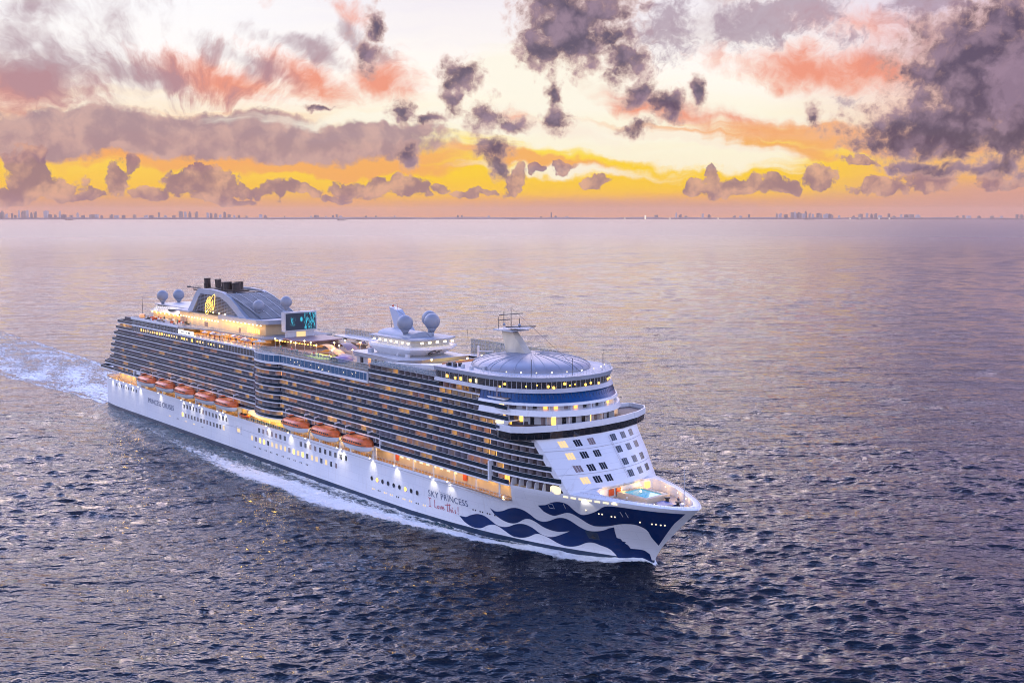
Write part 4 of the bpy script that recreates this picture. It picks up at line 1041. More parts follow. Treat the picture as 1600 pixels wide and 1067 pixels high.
# mooring deck at the stern: lit openings
b = MB(); b.box(-165.9, -160.5, -15.2, -14.9, 9.2, 10.9)
b.add([(-165.86, -14.6, 9.2), (-165.86, -6, 9.2), (-165.86, -6, 10.9), (-165.86, -14.6, 10.9)], [(0, 1, 2, 3)])
P(b, 'stern_opening', L_YEL)
b = MB()
for x in np.arange(-163.5, -149, 1.2): b.tube((x, -hb(x, 12.9) + .1, 13), (x, -hb(x, 12.9) + .1, 14.1), .04, n=4)
b.path([(x, -hb(x, 12.9) + .1, 14.1) for x in np.arange(-165, -146, 1.0)], .05, n=4)
P(b, 'stern_rail', RAIL)
b = MB(); b.box(-123.5, -119.2, -19.0, -16.4, 12.9, 20.6); P(b, 'boat_crane_housing', WHITE)
b = MB(); b.box(-158, -152, -13, 12, 12.9, 15.4); P(b, 'mooring_house', WHITE)
for x, y in ((-161, -10), (-158, -15.5), (-152, -17.5), (-146, -17.6), (-140, -17.6), (-134, -17.6), (-128, -17.6)):
    b = MB(); b.sphere((x, y, 16.2), .22, 0, 8, 6); o = P(b, 'mooring_lamp', L_LAMP); point((x, y, 15.9), 700, WARM, o, .3)
# light in the promenade and boat bays
for x in list(np.arange(-112, -26, 9.0)) + list(np.arange(-20, 0, 5)) + list(np.arange(4, 57, 9)) + list(np.arange(61, 118, 6)):
    point((x, -17.9, 16.1), 330 if x > 58 else 380, WARM, ship, .3, 'promenade_lamp_light')

# marine canopy amidships: glass cafe under a lit curved awning
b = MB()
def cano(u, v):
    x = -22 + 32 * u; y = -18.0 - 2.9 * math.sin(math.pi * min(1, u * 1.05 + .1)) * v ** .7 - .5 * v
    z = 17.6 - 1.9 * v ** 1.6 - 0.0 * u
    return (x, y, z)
b.grid(cano, 24, 8); P(b, 'awning', mat('yellow_glow_awning', (0.6, 0.45, 0.25), 0.5, emit=(1.0, .58, .08), es=1.0), smooth=True)  # the lamps' yellow is put into the cloth as its own glow
b = MB(); b.wall([(-24, -19.3), (8, -19.3)], 12.9, 14.2, .05); CW_ = P(b, 'cafe_windscreen', CLEAR)
b = MB()
for x in np.arange(-24, 8.1, 1.6): b.tube((x, -19.3, 12.9), (x, -19.3, 14.3), .05, n=4)
for x in np.arange(-22, 8, 5): b.tube((x, -19.0, 12.9), (x, -19.2, 16.6), .1)
merge(CW_, P(b, 'cafe_frame', RAIL))
b = MB(); rr = random.Random(6)
for k in range(16):
    x = -21 + k * 1.8; b.tube((x, -18.2, 12.9), (x, -18.2, 13.6), .05); b.tube((x, -18.2, 13.6), (x, -18.2, 13.66), .5, n=8)
    b.box(x - .9, x - .5, -18.5, -18.0, 12.9, 13.7, 0)
loosen(P(b, 'cafe_table', [DARK]))
for x in (-20, -13, -6, 1): point((x, -18.8, 15.4), 1100, (1.0, .72, .2), ship, .3, 'awning_light')

# davits between the boats
def davit(x):
    b = MB(); b.path([(x, -18.2, 17.0), (x, -18.3, 20.2), (x, -19.4, 21.2), (x, -21.0, 21.0)], .22, n=6)
    b.box(x - .3, x + .3, -19.3, -18.1, 13.0, 17.2); b.tube((x, -20.9, 21.0), (x, -20.9, 18.9), .05)
    P(b, 'davit', WHITE)
BX = [-108, -90, -71.5, -53.2, -36, 14, 32.5, 51]
for x in BX:
    davit(x - 6.2); davit(x + 6.2)

# funnel house and funnel
def lit_house(name, x0, x1, y0, y1, z0, z1, m=LITCREAM):
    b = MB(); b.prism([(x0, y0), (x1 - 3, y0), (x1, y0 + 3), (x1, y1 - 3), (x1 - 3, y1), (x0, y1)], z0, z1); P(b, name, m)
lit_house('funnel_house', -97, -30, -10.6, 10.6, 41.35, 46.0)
lit_house('lido_house', -79, -26, -10.5, 10.5, 38.73, 40.84, mat('orange_lit_wall', (0.55, 0.36, 0.16), 0.5))  # orange lamplight on the wall is put into its colour
b = MB(); b.box(-98.5, -86.0, -11.6, 11.6, 46.0, 46.6); b.prism([(-60, -11.6), (-30, -11.2), (-27, -8), (-27, 8), (-30, 11.2), (-60, 11.6)], 45.4, 46.9); loosen(P(b, 'house_roof', DOMEW))
k = 0
for x in list(np.arange(-96, -60, 2.6)):
    b = MB(); b.box(x, x + .5, -10.85, -10.6, 44.0, 44.3); P(b, 'wall_lamp', L_WHITE); k += 1
    if k % 2: point((x, -12.3, 43.6), 520, WARM, ship, .3, 'wall_lamp_light')
for x in list(np.arange(-58, -27, 3.0)):
    b = MB(); b.box(x, x + .6, -10.9, -10.6, 45.0, 45.35); P(b, 'wall_lamp', L_WHITE)
    point((x, -13.2, 43.8), 520, WARM, ship, .3, 'wall_lamp_light')
for x in np.arange(-77, -21, 5.2):
    b = MB(); b.box(x, x + .8, -13.0, -12.4, 40.7, 40.82); P(b, 'awning_lamp', L_STRIP)
    point((x, -13.4, 40.2), 620, (1.0, .58, .18), ship, .3, 'awning_lamp_light')
b = MB(); b.box(-96, -90, -10.9, -10.62, 41.4, 43.8); b.box(-74, -71, -10.7, -10.61, 41.4, 43.2); b.box(-45, -43.5, -10.7, -10.61, 41.4, 43.2); loosen(P(b, 'house_door', CURT))
b = MB()
for x in np.arange(-38, -29, 1.6): b.box(x, x + 1.1, -10.72, -10.6, 42.2, 43.6)
loosen(P(b, 'house_window', L_YEL))
# sculpted funnel sides
AR = [(-90.5, 46.6), (-84.5, 54.2), (-82.0, 55.6), (-72, 55.8), (-62, 55.2), (-55, 53.6), (-49, 51.0), (-43.5, 48.2), (-39.5, 46.6)]
AI = [(-86.2, 46.6), (-82.0, 52.6), (-80.6, 53.6), (-72, 53.8), (-63.5, 53.1), (-57.5, 51.5), (-52, 49.2), (-48.0, 47.5), (-46.3, 46.6)]
for sg in (-1, 1):
    b = MB()
    vs = []
    for (x, z), (xi, zi) in zip(AR, AI):
        yo = sg * (10.0 - (z - 46.6) * .12); yi = yo - sg * 1.6
        vs += [(x, yo, z), (xi, yo, zi), (xi, yi, zi), (x, yi, z)]
    n = len(AR)
    fs = [(4 * i + j, 4 * i + (j + 1) % 4, 4 * i + 4 + (j + 1) % 4, 4 * i + 4 + j) for i in range(n - 1) for j in range(4)] + [(0, 1, 2, 3), (4 * n - 4, 4 * n - 3, 4 * n - 2, 4 * n - 1)]
    b.add(vs, fs); P(b, 'funnel_arch', DOMEW, smooth=False)
    b = MB()
    for z in np.arange(47.0, 53.6, .55):
        xa_ = float(np.interp(z, [p[1] for p in AI[:4]], [p[0] for p in AI[:4]])); xb_ = float(np.interp(-z, [-p[1] for p in AI[3:]], [p[0] for p in AI[3:]]))
        b.box(xa_, xb_, sg * 8.9, sg * 9.05, z, z + .16)
    for x in np.arange(-84, -48, 3.0):
        zt = float(np.interp(x, [p[0] for p in AI], [p[1] for p in AI])); b.tube((x, sg * 9.1, 46.6), (x + 1.0, sg * 9.0, zt), .1)
    P(b, 'funnel_lattice', LOUV)
b = MB(); b.prism([(-86, -8.2), (-50, -8.2), (-50, 8.2), (-86, 8.2)], 46.5, 53.5, top=[(-82, -7.8), (-60, -7.8), (-60, 7.8), (-82, 7.8)]); P(b, 'funnel_casing', mat('casing_brown', (0.10, 0.075, 0.07), 0.6, var=0.3))
# gilded emblem (loose ribbons) on the lattice
b = MB()
def em(pts): b.path([(-71 + x * 1.25, -9.6, 50.3 + z * 1.22) for x, z in pts], .17, n=5)
def ez(pts): b.path([(-70.4 + (u - 720) / 33.0, -9.8, 50.4 + (-(v - 460) + .4 * (u - 720)) / 42.0) for u, v in pts],   .10, n=5)
for pl in ([(610, 395), (660, 355), (720, 345), (735, 365), (650, 400), (610, 425), (650, 415), (735, 395)], [(600, 400), (572, 470), (568, 540), (585, 580)], [(615, 470), (655, 445), (735, 400)], [(615, 510), (650, 490), (735, 445)],
           [(620, 560), (650, 535), (720, 500)], [(735, 400), (705, 450), (745, 490), (700, 530), (745, 570), (725, 600)], [(745, 400), (800, 360), (850, 352), (868, 390), (855, 470), (825, 560), (800, 590)], [(800, 590), (795, 500), (800, 430), (775, 450), (765, 530), (780, 590)], [(600, 585), (640, 600), (690, 560)]):
    ez(pl)
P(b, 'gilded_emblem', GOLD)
for x in (-73, -67, -62, -57): b = MB(); b.sphere((x, -10.2, 47.2), .25, 0, 8, 6); o = P(b, 'funnel_lamp', L_LAMP); point((x, -11.0, 47.6), 190, WARM, o, .3)
# louvred slope forward of the funnel
b = MB()
def slope(v): return (-60 + 27.5 * v, 54.6 - 7.6 * v ** 1.25)
for k in range(34):
    v = k / 34; x, z = slope(v); w = 8.6 - 1.0 * v
    b.box(x, x + .55, -w, w, z - .25, z + .05)
for y in (-8.2, -4, 0, 4, 8.2):
    b.path([(*(lambda q: (q[0], y * (1 - .1 * v / 12), q[1] + .12))(slope(v / 12)),) for v in range(13)], .2, n=4)
P(b, 'louvred_slope', LOUV)
b = MB(); vs = []
for v in range(13):
    x, z = slope(v / 12); vs += [(x, -8.4, z - .4), (x, 8.4, z - .4), (x, -8.4, 46.0), (x, 8.4, 46.0)]
b.add(vs, [(4 * i + a, 4 * i + 4 + a, 4 * i + 4 + c, 4 * i + c) for i in range(12) for a, c in ((0, 1), (2, 0), (1, 3))]); P(b, 'slope_casing', mat('slope_grey', (0.16, 0.18, 0.21), 0.6))
b = MB(); b.box(-90, -60, -7.6, 7.6, 54.4, 54.9)
for z in (55.4, 56.0): b.path([(-90, -7.5, z), (-60, -7.5, z), (-60, 7.5, z), (-90, 7.5, z), (-90, -7.5, z)], .05, n=4)
for x in np.arange(-90, -59.9, 2): b.tube((x, -7.5, 54.9), (x, -7.5, 56.0), .05, n=4)
P(b, 'funnel_platform', SOOT)
for x, y, r, h in ((-90.0, -1.5, 1.25, 59.0), (-85.6, 1.0, 1.2, 58.7), (-87, -3.6, .7, 57.2), (-80.6, -1.0, .9, 58.6), (-83, 2.2, .9, 57.6), (-77.0, -1.0, .45, 58.0), (-70.6, -2.2, 1.7, 58.4), (-68.6, 1.6, 1.7, 58.4), (-66.0, -.8, 1.6, 58.2), (-73, -3, .8, 56.6)):
    b = MB(); b.tube((x, y, 54.9), (x - .3, y, h), r, n=12); b.tube((x - .3, y, h - .5), (x - .3, y, h), r * 1.08, n=12); P(b, 'exhaust_pipe', SOOT)
b = MB(); b.box(-86, -64, -3.2, 3.6, 54.9, 55.5); P(b, 'exhaust_block', SOOT)
b = MB(); b.tube((-84, -6, 55.2), (-93, -8, 55.6), .2); b.box(-94.2, -92.6, -8.4, -7.6, 55.4, 56.0); P(b, 'signal_arm', DARK)
# aft structure: glazed court and canopy
b = MB(); b.box(-129, -97, -8.5, 10, 41.36, 43.7); P(b, 'court_house', mat('lamplit_court_wall', (0.5, 0.36, 0.2), 0.5))  # wall colour includes the warm tint of the lamps
b = MB(); b.prism([(-131, -8), (-98, -11), (-98, 11), (-131, 11)], 44.0, 46.4, top=[(-129, -6.5), (-98, -8), (-98, 9), (-129, 9)]); P(b, 'court_glazing', mat('olive_glass', (0.03, 0.045, 0.03), 0.1))
b = MB(); b.box(-131.5, -97, -9.2, 11.2, 43.7, 44.0); b.box(-130, -97.5, -7.4, 9.4, 46.4, 46.7)
for x in np.arange(-130, -98, 2.6): b.tube((x, -9.1, 44.0), (x + .4, -7.2, 46.4), .06, n=4)
P(b, 'court_frame', GREYW)
for x in np.arange(-129, -98, 4.4):
    b = MB(); b.sphere((x, -9.0, 43.4), .24, 0, 8, 6); o = P(b, 'court_lamp', L_LAMP); point((x, -9.9, 43.2), 420, WARM, o, .3)
for x, y, z in ((-126, -6.5, 45.2), (-117, -5, 45.6), (-106, -6, 45.4)): b = MB(); b.sphere((x, y - 1.8, z), .22, 0, 8, 6); P(b, 'court_lamp', L_SOFT)
b = MB(); b.sphere((-124.5, -15.2, 42.2), 1.4, 0, 14, 8, .7); P(b, 'lit_pavilion', mat('peach_pavilion', (.6, .35, .2), .5, emit=(1, .45, .15), es=.6))
# radomes
def radome(x, y, z, r, zb, name='radome'):
    b = MB(); b.tube((x, y, zb), (x, y, z - r * .6), r * .30, n=10, r1=r * .22); o1 = b; b.tube((x, y, z - r * 1.35), (x, y, z - r * .55), r * .25, n=12, r1=r * .75)
    b.sphere((x, y, z), r, 0, 24, 16); P(b, name, RADM, smooth=True)
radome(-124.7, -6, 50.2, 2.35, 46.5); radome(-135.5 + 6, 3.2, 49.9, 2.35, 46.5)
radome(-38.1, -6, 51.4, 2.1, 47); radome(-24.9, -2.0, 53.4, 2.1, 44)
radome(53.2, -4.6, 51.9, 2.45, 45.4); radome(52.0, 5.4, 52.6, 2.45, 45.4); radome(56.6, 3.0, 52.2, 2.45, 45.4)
# big screen
b = MB(); b.box(-20.5, -18.2, -6.4, 6.4, 43.4, 50.3); b.box(-20, -18.6, -5.4, 5.4, 40.9, 43.4); b.box(-22, -16.5, -8.5, 8.5, 40.6, 41.1); P(b, 'screen_housing', GREYW)
SCRN = bpy.data.materials.new('screen_picture'); SCRN.use_nodes = True; t_ = SCRN.node_tree; N = NT(t_); bs = t_.nodes['Principled BSDF']
g_ = t_.nodes.new('ShaderNodeNewGeometry').outputs['Position']; sp = N.sep(g_)
bars = N.noise(N.comb(N.math('MULTIPLY', sp[1], 2.2), N.math('MULTIPLY', sp[2], .5)), 1.0, 3, .6)
fig1 = N.ss(N.vec('LENGTH', N.vec('MULTIPLY', N.vec('SUBTRACT', g_, (-18, -3.2, 47.0)), (0, .8, .55))), .35, 1.2, 1, 0)
fig2 = N.ss(N.vec('LENGTH', N.vec('MULTIPLY', N.vec('SUBTRACT', g_, (-18, .2, 47.6)), (0, 1.3, .8))), .3, .9, 1, 0)
rightp = N.ss(sp[1], .8, 2.0)
v_ = N.math('MAXIMUM', N.math('MULTIPLY', N.ss(bars, .48, .6), N.math('MAXIMUM', rightp, N.math('MULTIPLY', fig1, .9))), fig2)
t_.links.new(N.mix(v_, (0.0, 0.012, 0.03, 1), (0.05, 0.62, 0.85, 1)), bs.inputs['Emission Color']); bs.inputs['Emission Strength'].default_value = 1.0; bs.inputs['Base Color'].default_value = (.01, .01, .02, 1)
SCRN.cycles.emission_sampling = 'NONE'
b = MB(); b.box(-18.2, -18.05, -5.9, 5.9, 43.9, 49.8); P(b, 'video_screen', SCRN)
b = MB(); b.box(-18.58, -18.5, -1.6, 2.0, 41.3, 43.2); P(b, 'screen_base_window', L_PAL)
# pool deck amidships
def arch_canopy(x0, x1, y, z, m, w=3.0, h=1.6):
    b = MB(); b.grid(lambda u, v: (x0 + (x1 - x0) * u, y - w / 2 + w * v, z + h * math.sin(math.pi * u) - .3 * abs(v - .5)), 14, 3); P(b, 'arched_canopy', m)
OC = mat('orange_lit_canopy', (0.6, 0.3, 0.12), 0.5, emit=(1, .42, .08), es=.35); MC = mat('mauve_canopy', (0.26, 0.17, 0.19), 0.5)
b = MB(); b.prism([(-16, -7), (-8, -8), (-3, -4), (-3, 6), (-16, 8)], 38.73, 41.2); P(b, 'pool_bar', mat('brown_bar', (0.20, 0.13, 0.10), 0.5, var=.3))
b = MB(); b.prism([(-17, -8), (-8, -9), (-2, -5), (-2, 7), (-17, 9)], 41.2, 41.6); P(b, 'pool_bar_roof', MC)
for k_ in range(14):
    x_ = -15 + k_ * 1.6; b = MB(); b.box(x_, x_ + .5, -11.6 + .2 * k_, -11.2 + .2 * k_, 41.0, 41.25); P(b, 'bar_lamp', L_YEL)
arch_canopy(2, 13, -5, 39.8, OC); arch_canopy(10, 22, -7.5, 39.2, OC, 3.4); arch_canopy(20, 30, -9.5, 38.9, MC, 3.6, 1.3); arch_canopy(6, 16, 0, 40.0, MC, 4, 1.8); arch_canopy(28, 35, -14, 39.0, mat('violet_tent', (.25, .16, .34), .5), 5, 1.6)
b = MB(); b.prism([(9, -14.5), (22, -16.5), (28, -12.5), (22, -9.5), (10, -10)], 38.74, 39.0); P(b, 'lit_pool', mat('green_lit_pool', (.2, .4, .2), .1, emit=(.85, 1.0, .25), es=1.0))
b = MB()
for k in range(26):
    rr_ = random.Random(k); x = -8 + rr_.random() * 42; y = -16.8 + rr_.random() * 4
    b.box(x, x + 1.7, y, y + .6, 39.0, 39.12); b.hexa([(x, y, 39.12), (x + .5, y, 39.12), (x + .5, y + .6, 39.12), (x, y + .6, 39.12)], [(x - .3, y, 39.6), (x, y, 39.6), (x, y + .6, 39.6), (x - .3, y + .6, 39.6)])
P(b, 'sun_lounger', [mat('lounger', (.35, .2, .14), .6)]).__setitem__('kind', 'stuff')
for x, y in ((-12, -13.5), (-6, -15), (0, -9), (3, -14), (28, -15), (11, -4), (-2, -13), (6, -10), (13, -12), (19, -7), (24, -12), (8, 2), (16, 3), (32, -10)):
    b = MB(); b.tube((x, y, 38.7), (x, y, 42.0), .06, 1); b.sphere((x, y, 42.1), .28, 0, 8, 6); o = P(b, 'lamp_post', [L_LAMP, RAIL]); point((x, y, 41.6), 420, (1, .62, .24), o, .3)
# starboard upper windscreens on the far side
for x0, x1, z0, z1 in ((-16, 42, 41.2, 43.4), (58, 98, 41.3, 46.0)):
    b = MB(); b.box(x0, x1, 17.0, 17.05, z0, z1); FW_ = P(b, 'far_windscreen', CLEAR)
    b = MB()
    for x in np.arange(x0, x1 + .1, 1.8): b.tube((x, 16.95, z0 - 2), (x, 16.95, z1), .07, n=4)
    for z in np.arange(z0, z1 + .1, 1.2): b.tube((x0, 16.95, z), (x1, 16.95, z), .06, n=4)
    merge(FW_, P(b, 'far_windscreen_frame', RAIL))
b = MB(); b.box(-16, 42, 12, 18.9, 40.9, 41.2); b.box(58, 98, 11.5, 18.9, 40.9, 41.2); loosen(P(b, 'far_walkway', GREYW))
# midship house
b = MB(); b.prism([(34, -11), (62, -13.2), (66, -8), (66, 9), (34, 12)], 41.2, 42.3, top=[(34, -11.6), (62.5, -13.6), (67, -8.2), (67, 9.2), (34, 12.4)]); P(b, 'house_lower_roof', GREYW)
b = MB(); b.prism([(35, -10.4), (60, -12.4), (64.5, -7.6), (64.5, 8), (35, 11)], 38.73, 41.2); P(b, 'midship_house_wall', GREYW)
b = MB()
for x, m_ in ((38, DARK), (43, L_YEL), (47, DARK), (52, DARK), (55.5, L_ORA), (58, L_YEL)): b.box(x, x + 1.2, -10.9 - (x - 38) * .08 - .12, -10.2 - (x - 38) * .08, 38.9, 40.9, 0 if m_ is DARK else 1)
loosen(P(b, 'midship_house_door', [DARK, L_ORA]))
HT = [(40, -9.0), (50, -9.6), (61.5, -8.6), (64.6, -4), (64.6, 4), (61.5, 8.6), (40, 9)]
HB_ = [(42, -7.2), (50, -7.4), (58, -6.2), (60, -3), (60, 3), (58, 6.2), (42, 7.2)]
b = MB(); b.prism(HB_, 42.3, 44.6, top=HT); b.prism(HT, 44.6, 45.4); P(b, 'midship_house', HULLW)
b = MB(); b.prism([(43, -7.6), (60, -7.4), (60, 7), (43, 7.6)], 45.4, 47.3); P(b, 'midship_upper_house', GREYW)
b = MB(); b.prism([(38.5, -8.2), (61.5, -8.4), (64, -4), (64, 4), (61.5, 8.2), (38.5, 8.2)], 47.3, 47.75); P(b, 'midship_roof', DOMEW)
b = MB(); vp = [(-4.5 * math.cos(math.pi * k / 10) - 1, 47.75 + 1.5 * math.sin(math.pi * k / 10)) for k in range(11)]
b.add([(x, y, z) for x in (39.5, 57) for y, z in vp], [(k, k + 1, 12 + k, 11 + k) for k in range(10)] + [tuple(range(11)), tuple(range(11, 22))[::-1]]); P(b, 'roof_vault', DOMEW)
for k, x in enumerate(np.arange(42, 62, 3.0)):
    b = MB(); b.box(x, x + .9, -8.7, -8.45, 46.3, 46.9); o = P(b, 'roof_lamp', L_WHITE); point((x, -9.4, 46.3), 60, WARMW, o, .25)
for k, y in enumerate((-5.6, -2.8, 0, 2.8, 5.6)):
    b = MB(); b.box(62.6, 62.9, y, y + .9, 46.3, 46.9); o = P(b, 'roof_lamp', L_WHITE); point((63.8, y, 46.3), 60, WARMW, o, .25)
b = MB(); b.path([(40, -9.0, 46.4), (50, -9.5, 46.4), (61.3, -8.5, 46.4), (64.4, -4, 46.4), (64.4, 4, 46.4), (61.3, 8.5, 46.4)], .05, n=4)
for p in resample([(40, -9.0), (50, -9.5), (61.3, -8.5), (64.4, -4), (64.4, 4), (61.3, 8.5)], 34): b.tube((p[0], p[1], 45.4), (p[0], p[1], 46.4), .04, n=4)
P(b, 'house_rail', RAIL)
b = MB()      # dark round-and-bars mark on the sloped house front
def fx(z): return 60 + 4.6 * (z - 42.3) / 2.3 + .12
for k in range(10):
    t0, t1 = 2 * math.pi * k / 12 + .6, 2 * math.pi * (k + 1) / 12 + .6
    q = [(fx(43.6 + .7 * math.sin(t)), -1.6 + .8 * math.cos(t), 43.6 + .7 * math.sin(t)) for t in (t0, t1)]
    b.tube(q[0], q[1], .2, n=5)
for dz in (-.55, 0, .55): b.tube((fx(43.6 + dz), -.2, 43.6 + dz), (fx(43.6 + dz), 1.3, 43.6 + dz), .16, n=4)
P(b, 'house_emblem', DARK)
# raked fin
b = MB(); b.hexa([(39.6, 1.2, 47.7), (46.6, 1.2, 47.7), (46.6, 4.4, 47.7), (39.6, 4.4, 47.7)], [(35.4, 1.6, 55.4), (39.4, 1.6, 54.6), (39.4, 4.0, 54.6), (35.4, 4.0, 55.4)]); P(b, 'raked_fin', mat('fin_blue_grey', (.42, .46, .56), .4))
b = MB(); b.sphere((36.2, 2.6, 55.7), .35, 0, 8, 6); b.tube((38.6, 2.6, 54.8), (38.6, 2.6, 56.4), .07); loosen(P(b, 'fin_beacon', [ORNG2]))
# sheltered pool forward: lit tent and orange screens
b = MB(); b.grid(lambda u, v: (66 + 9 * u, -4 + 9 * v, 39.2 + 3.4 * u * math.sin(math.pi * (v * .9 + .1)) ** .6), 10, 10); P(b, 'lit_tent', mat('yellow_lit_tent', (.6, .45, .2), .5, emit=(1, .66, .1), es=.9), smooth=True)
b = MB(); b.box(84, 94, -13.6, -13.2, 41.3, 43.6); b.box(84, 84.4, -13.4, 6, 41.3, 43.9); b.box(90.5, 91.0, -6, 9, 41.3, 44.3); loosen(P(b, 'orange_screen', mat('terracotta_wall', (.55, .26, .12), .5)))
b = MB(); b.prism([(76, -15), (88, -16), (90, -11), (80, -10)], 42.6, 42.9); b.prism([(86, 0), (93, -1), (94, 5), (88, 7)], 44.3, 44.6); loosen(P(b, 'sail_canopy', WHITE))
b = MB(); b.box(92.5, 94.5, 3.5, 7, 41.3, 46.5); P(b, 'cream_pylon', WHITE)
b = MB(); b.tube((78, 4, 41), (78, 4, 46.6), .3); b.tube((78, 4, 45), (80, 8, 45), .12); P(b, 'white_column', WHITE)
for x, y in ((70, -7), (74, 3), (80, 0), (87, -10), (87, -2), (94, -8), (72, 10)):
    b = MB(); b.sphere((x, y, 42.6), .28, 0, 8, 6); o = P(b, 'deck_lamp', L_LAMP); point((x, y, 42.3), 520, (1, .58, .2) if x < 84 else (1, .66, .4), o, .3)
# forward mast
b = MB(); b.hexa([(98.0, -1.9, 45.8), (106.4, -1.3, 45.8), (106.4, 1.3, 45.8), (98.0, 1.9, 45.8)], [(95.0, -1.4, 53.0), (98.8, -1.0, 53.0), (98.8, 1.0, 53.0), (95.0, 1.4, 53.0)]); P(b, 'mast', mat('mast_cream', (.52, .47, .38), .5, var=.2))
b = MB(); b.prism([(93.6, -3.2), (101.4, -3.2), (101.4, 3.2), (93.6, 3.2)], 53.0, 53.35); b.box(97, 104, -2.6, 2.6, 53.9, 54.05); P(b, 'mast_platform', GREYW)
b = MB(); b.tube((97.5, 0, 53.3), (97.5, 0, 59.4), .12, r1=.06); b.tube((97.5, -4.2, 57.4), (97.5, 4.2, 57.4), .12); b.tube((94.4, 0, 53.3), (94.4, 0, 58.0), .09); b.tube((95.0, -2.4, 53.3), (95.0, -2.4, 56.6), .07); b.tube((101, 0, 53.3), (101, 0, 56.6), .09)
b.tube((99.4, -3.6, 54.3), (103.6, 3.6, 54.3), .16); b.tube((94.4, -2.2, 55.6), (94.4, 2.2, 55.6), .12); P(b, 'radar_aerials', DARK)
b = MB(); b.sphere((94.5, 0, 54.4), .4, 0, 10, 8); b.sphere((101, 0, 54.6), .45, 0, 10, 8); P(b, 'mast_dome', RADM, smooth=True)
spot((92.5, -9, 45.4), (98.5, 0, 50.0), 1800, (1, .82, .42), ship, 50)
spot((103, -9, 45.0), (100, 0, 50.0), 500, (1, .85, .5), ship, 50)

# floodlights washing down the hull
FLX = [-151, -143, -135, -127.5, -119, -98, -76.2, -44.5, -40, -7.3, 8.1, 19.4, 38.5, 41, 57.1, 69.8, 87.1, 94.7, 116.9, -60, -68]
for x in FLX:
    y = -hb(x, 12.8)
    b = MB(); b.tube((x, y + .1, 13.3), (x, y - 1.15, 13.45), .05, 1); b.box(x - .18, x + .18, y - 1.3, y - 1.0, 13.2, 13.5); o = P(b, 'floodlight', [L_WHITE, RAIL])
    spot((x, y - 1.7, 13.4), (x, y + .15, 9.6), 1500, (1, .88, .68), o, 74, .9)
    spot((x, y - .75, 13.2), (x, y + .1, 12.0), 60, (1, .88, .68), o, 60, .5)
b = MB(); b.box(148.6, 149.1, -hb(148.8, 16) - .9, -hb(148.8, 16) - .5, 16.7, 17.0); o = P(b, 'floodlight', L_WHITE)
spot((141.5, -hb(141.5, 17) - 1.5, 17.4), (141.5, -hb(141.5, 15.5) , 14.8), 1800, (1, .9, .72), o, 70, .6)

# bow spray hugging the stem

# small deck clutter: lockers, tables, parasols and vents on the open decks
rr = random.Random(44)
for k in range(34):
    x = -120 + rr.random() * 38; y = -17.6 + rr.random() * 6
    b = MB(); b.box(x, x + .6 + rr.random(), y, y + .7, 41.36, 41.9 + rr.random() * .5); P(b, 'deck_box', [WHITE, DARK, ORNG2, TEAK][k % 4])
for k in range(22):
    x = -60 + rr.random() * 44; y = -17.6 + rr.random() * 3.2
    b = MB(); b.tube((x, y, 38.72), (x, y, 41.0), .05); b.tube((x, y, 40.7), (x, y, 41.3), 1.3, n=10, r1=.1); P(b, 'parasol', [LITCREAM, WHITE, MC][k % 3])
for k in range(26):
    x = -10 + rr.random() * 44; y = 3 + rr.random() * 12
    b = MB(); b.tube((x, y, 38.72), (x, y, 40.4), .05); b.tube((x, y, 40.2), (x, y, 41.0), 1.2, n=10, r1=.1); P(b, 'parasol', [LITCREAM, OC, MC][k % 3])
for k in range(12):
    x = 40 + rr.random() * 20; y = -10 + rr.random() * 20
    b = MB(); b.box(x, x + 1.2, y, y + .9, 42.3, 43.1 + rr.random() * .6); P(b, 'roof_vent', [GREYW, DOMEW][k % 2])
for k in range(10):
    x = 90 + rr.random() * 14; y = -17.5 + rr.random() * 3
    b = MB(); b.box(x, x + .9, y, y + .7, 44.0, 44.7 + rr.random() * .4); P(b, 'roof_vent', [GREYW, DARK][k % 2])
for x in (-100, -70, -30, 30, 70): b = MB(); b.tube((x, 6, 46), (x + .2, 6, 50.5), .05); P(b, 'whip_aerial', DARK)
b = MB()
for (x0, y0, z0, x1, y1, z1) in ((-124, -6, 46.7, -86, -4, 54.6), (-60, 0, 55.8, -26, -1, 52.0), (98, 0, 59.0, 127, -2, 45.0), (36, 2.6, 55.5, 64, 0, 46.4)): b.tube((x0, y0, z0), (x1, y1, z1), .035, n=4)
loosen(P(b, 'stay_wire', DARK))
# ------------------------------------------------------------------ lifeboats
def boat_mesh():
    L_ = 15.8; n = 20
    def hw(t): return 2.55 * (1 - abs(2 * t - 1) ** 3.2) ** .75
    lower = MB(); can = MB()
    def sec(t, prof):
        x = -L_ / 2 + L_ * t; w = hw(t); end = abs(2 * t - 1) ** 4
        return [(x, p * w, z0 + (z1 * end)) for p, z0, z1 in prof]
    pl = [(0, -2.2, 1.2), (-.55, -1.9, .9), (-.9, -1.0, .4), (-1.0, 0, 0)]
    pc = [(-1.04, -0.1, .0), (-1.02, .7, -.2), (-.9, 1.35, -.6), (-.55, 1.85, -1.0), (0, 2.0, -1.1)]
    for mb, pr in ((lower, pl), (can, pc)):
        for sg in (1, -1):
            vs = []
            for k in range(n + 1): vs += [(x, sg * y, z) for x, y, z in sec(k / n, pr)]
            m_ = len(pr); mb.add(vs, [(k * m_ + j, (k + 1) * m_ + j, (k + 1) * m_ + j + 1, k * m_ + j + 1) for k in range(n) for j in range(m_ - 1)])
    return lower, can
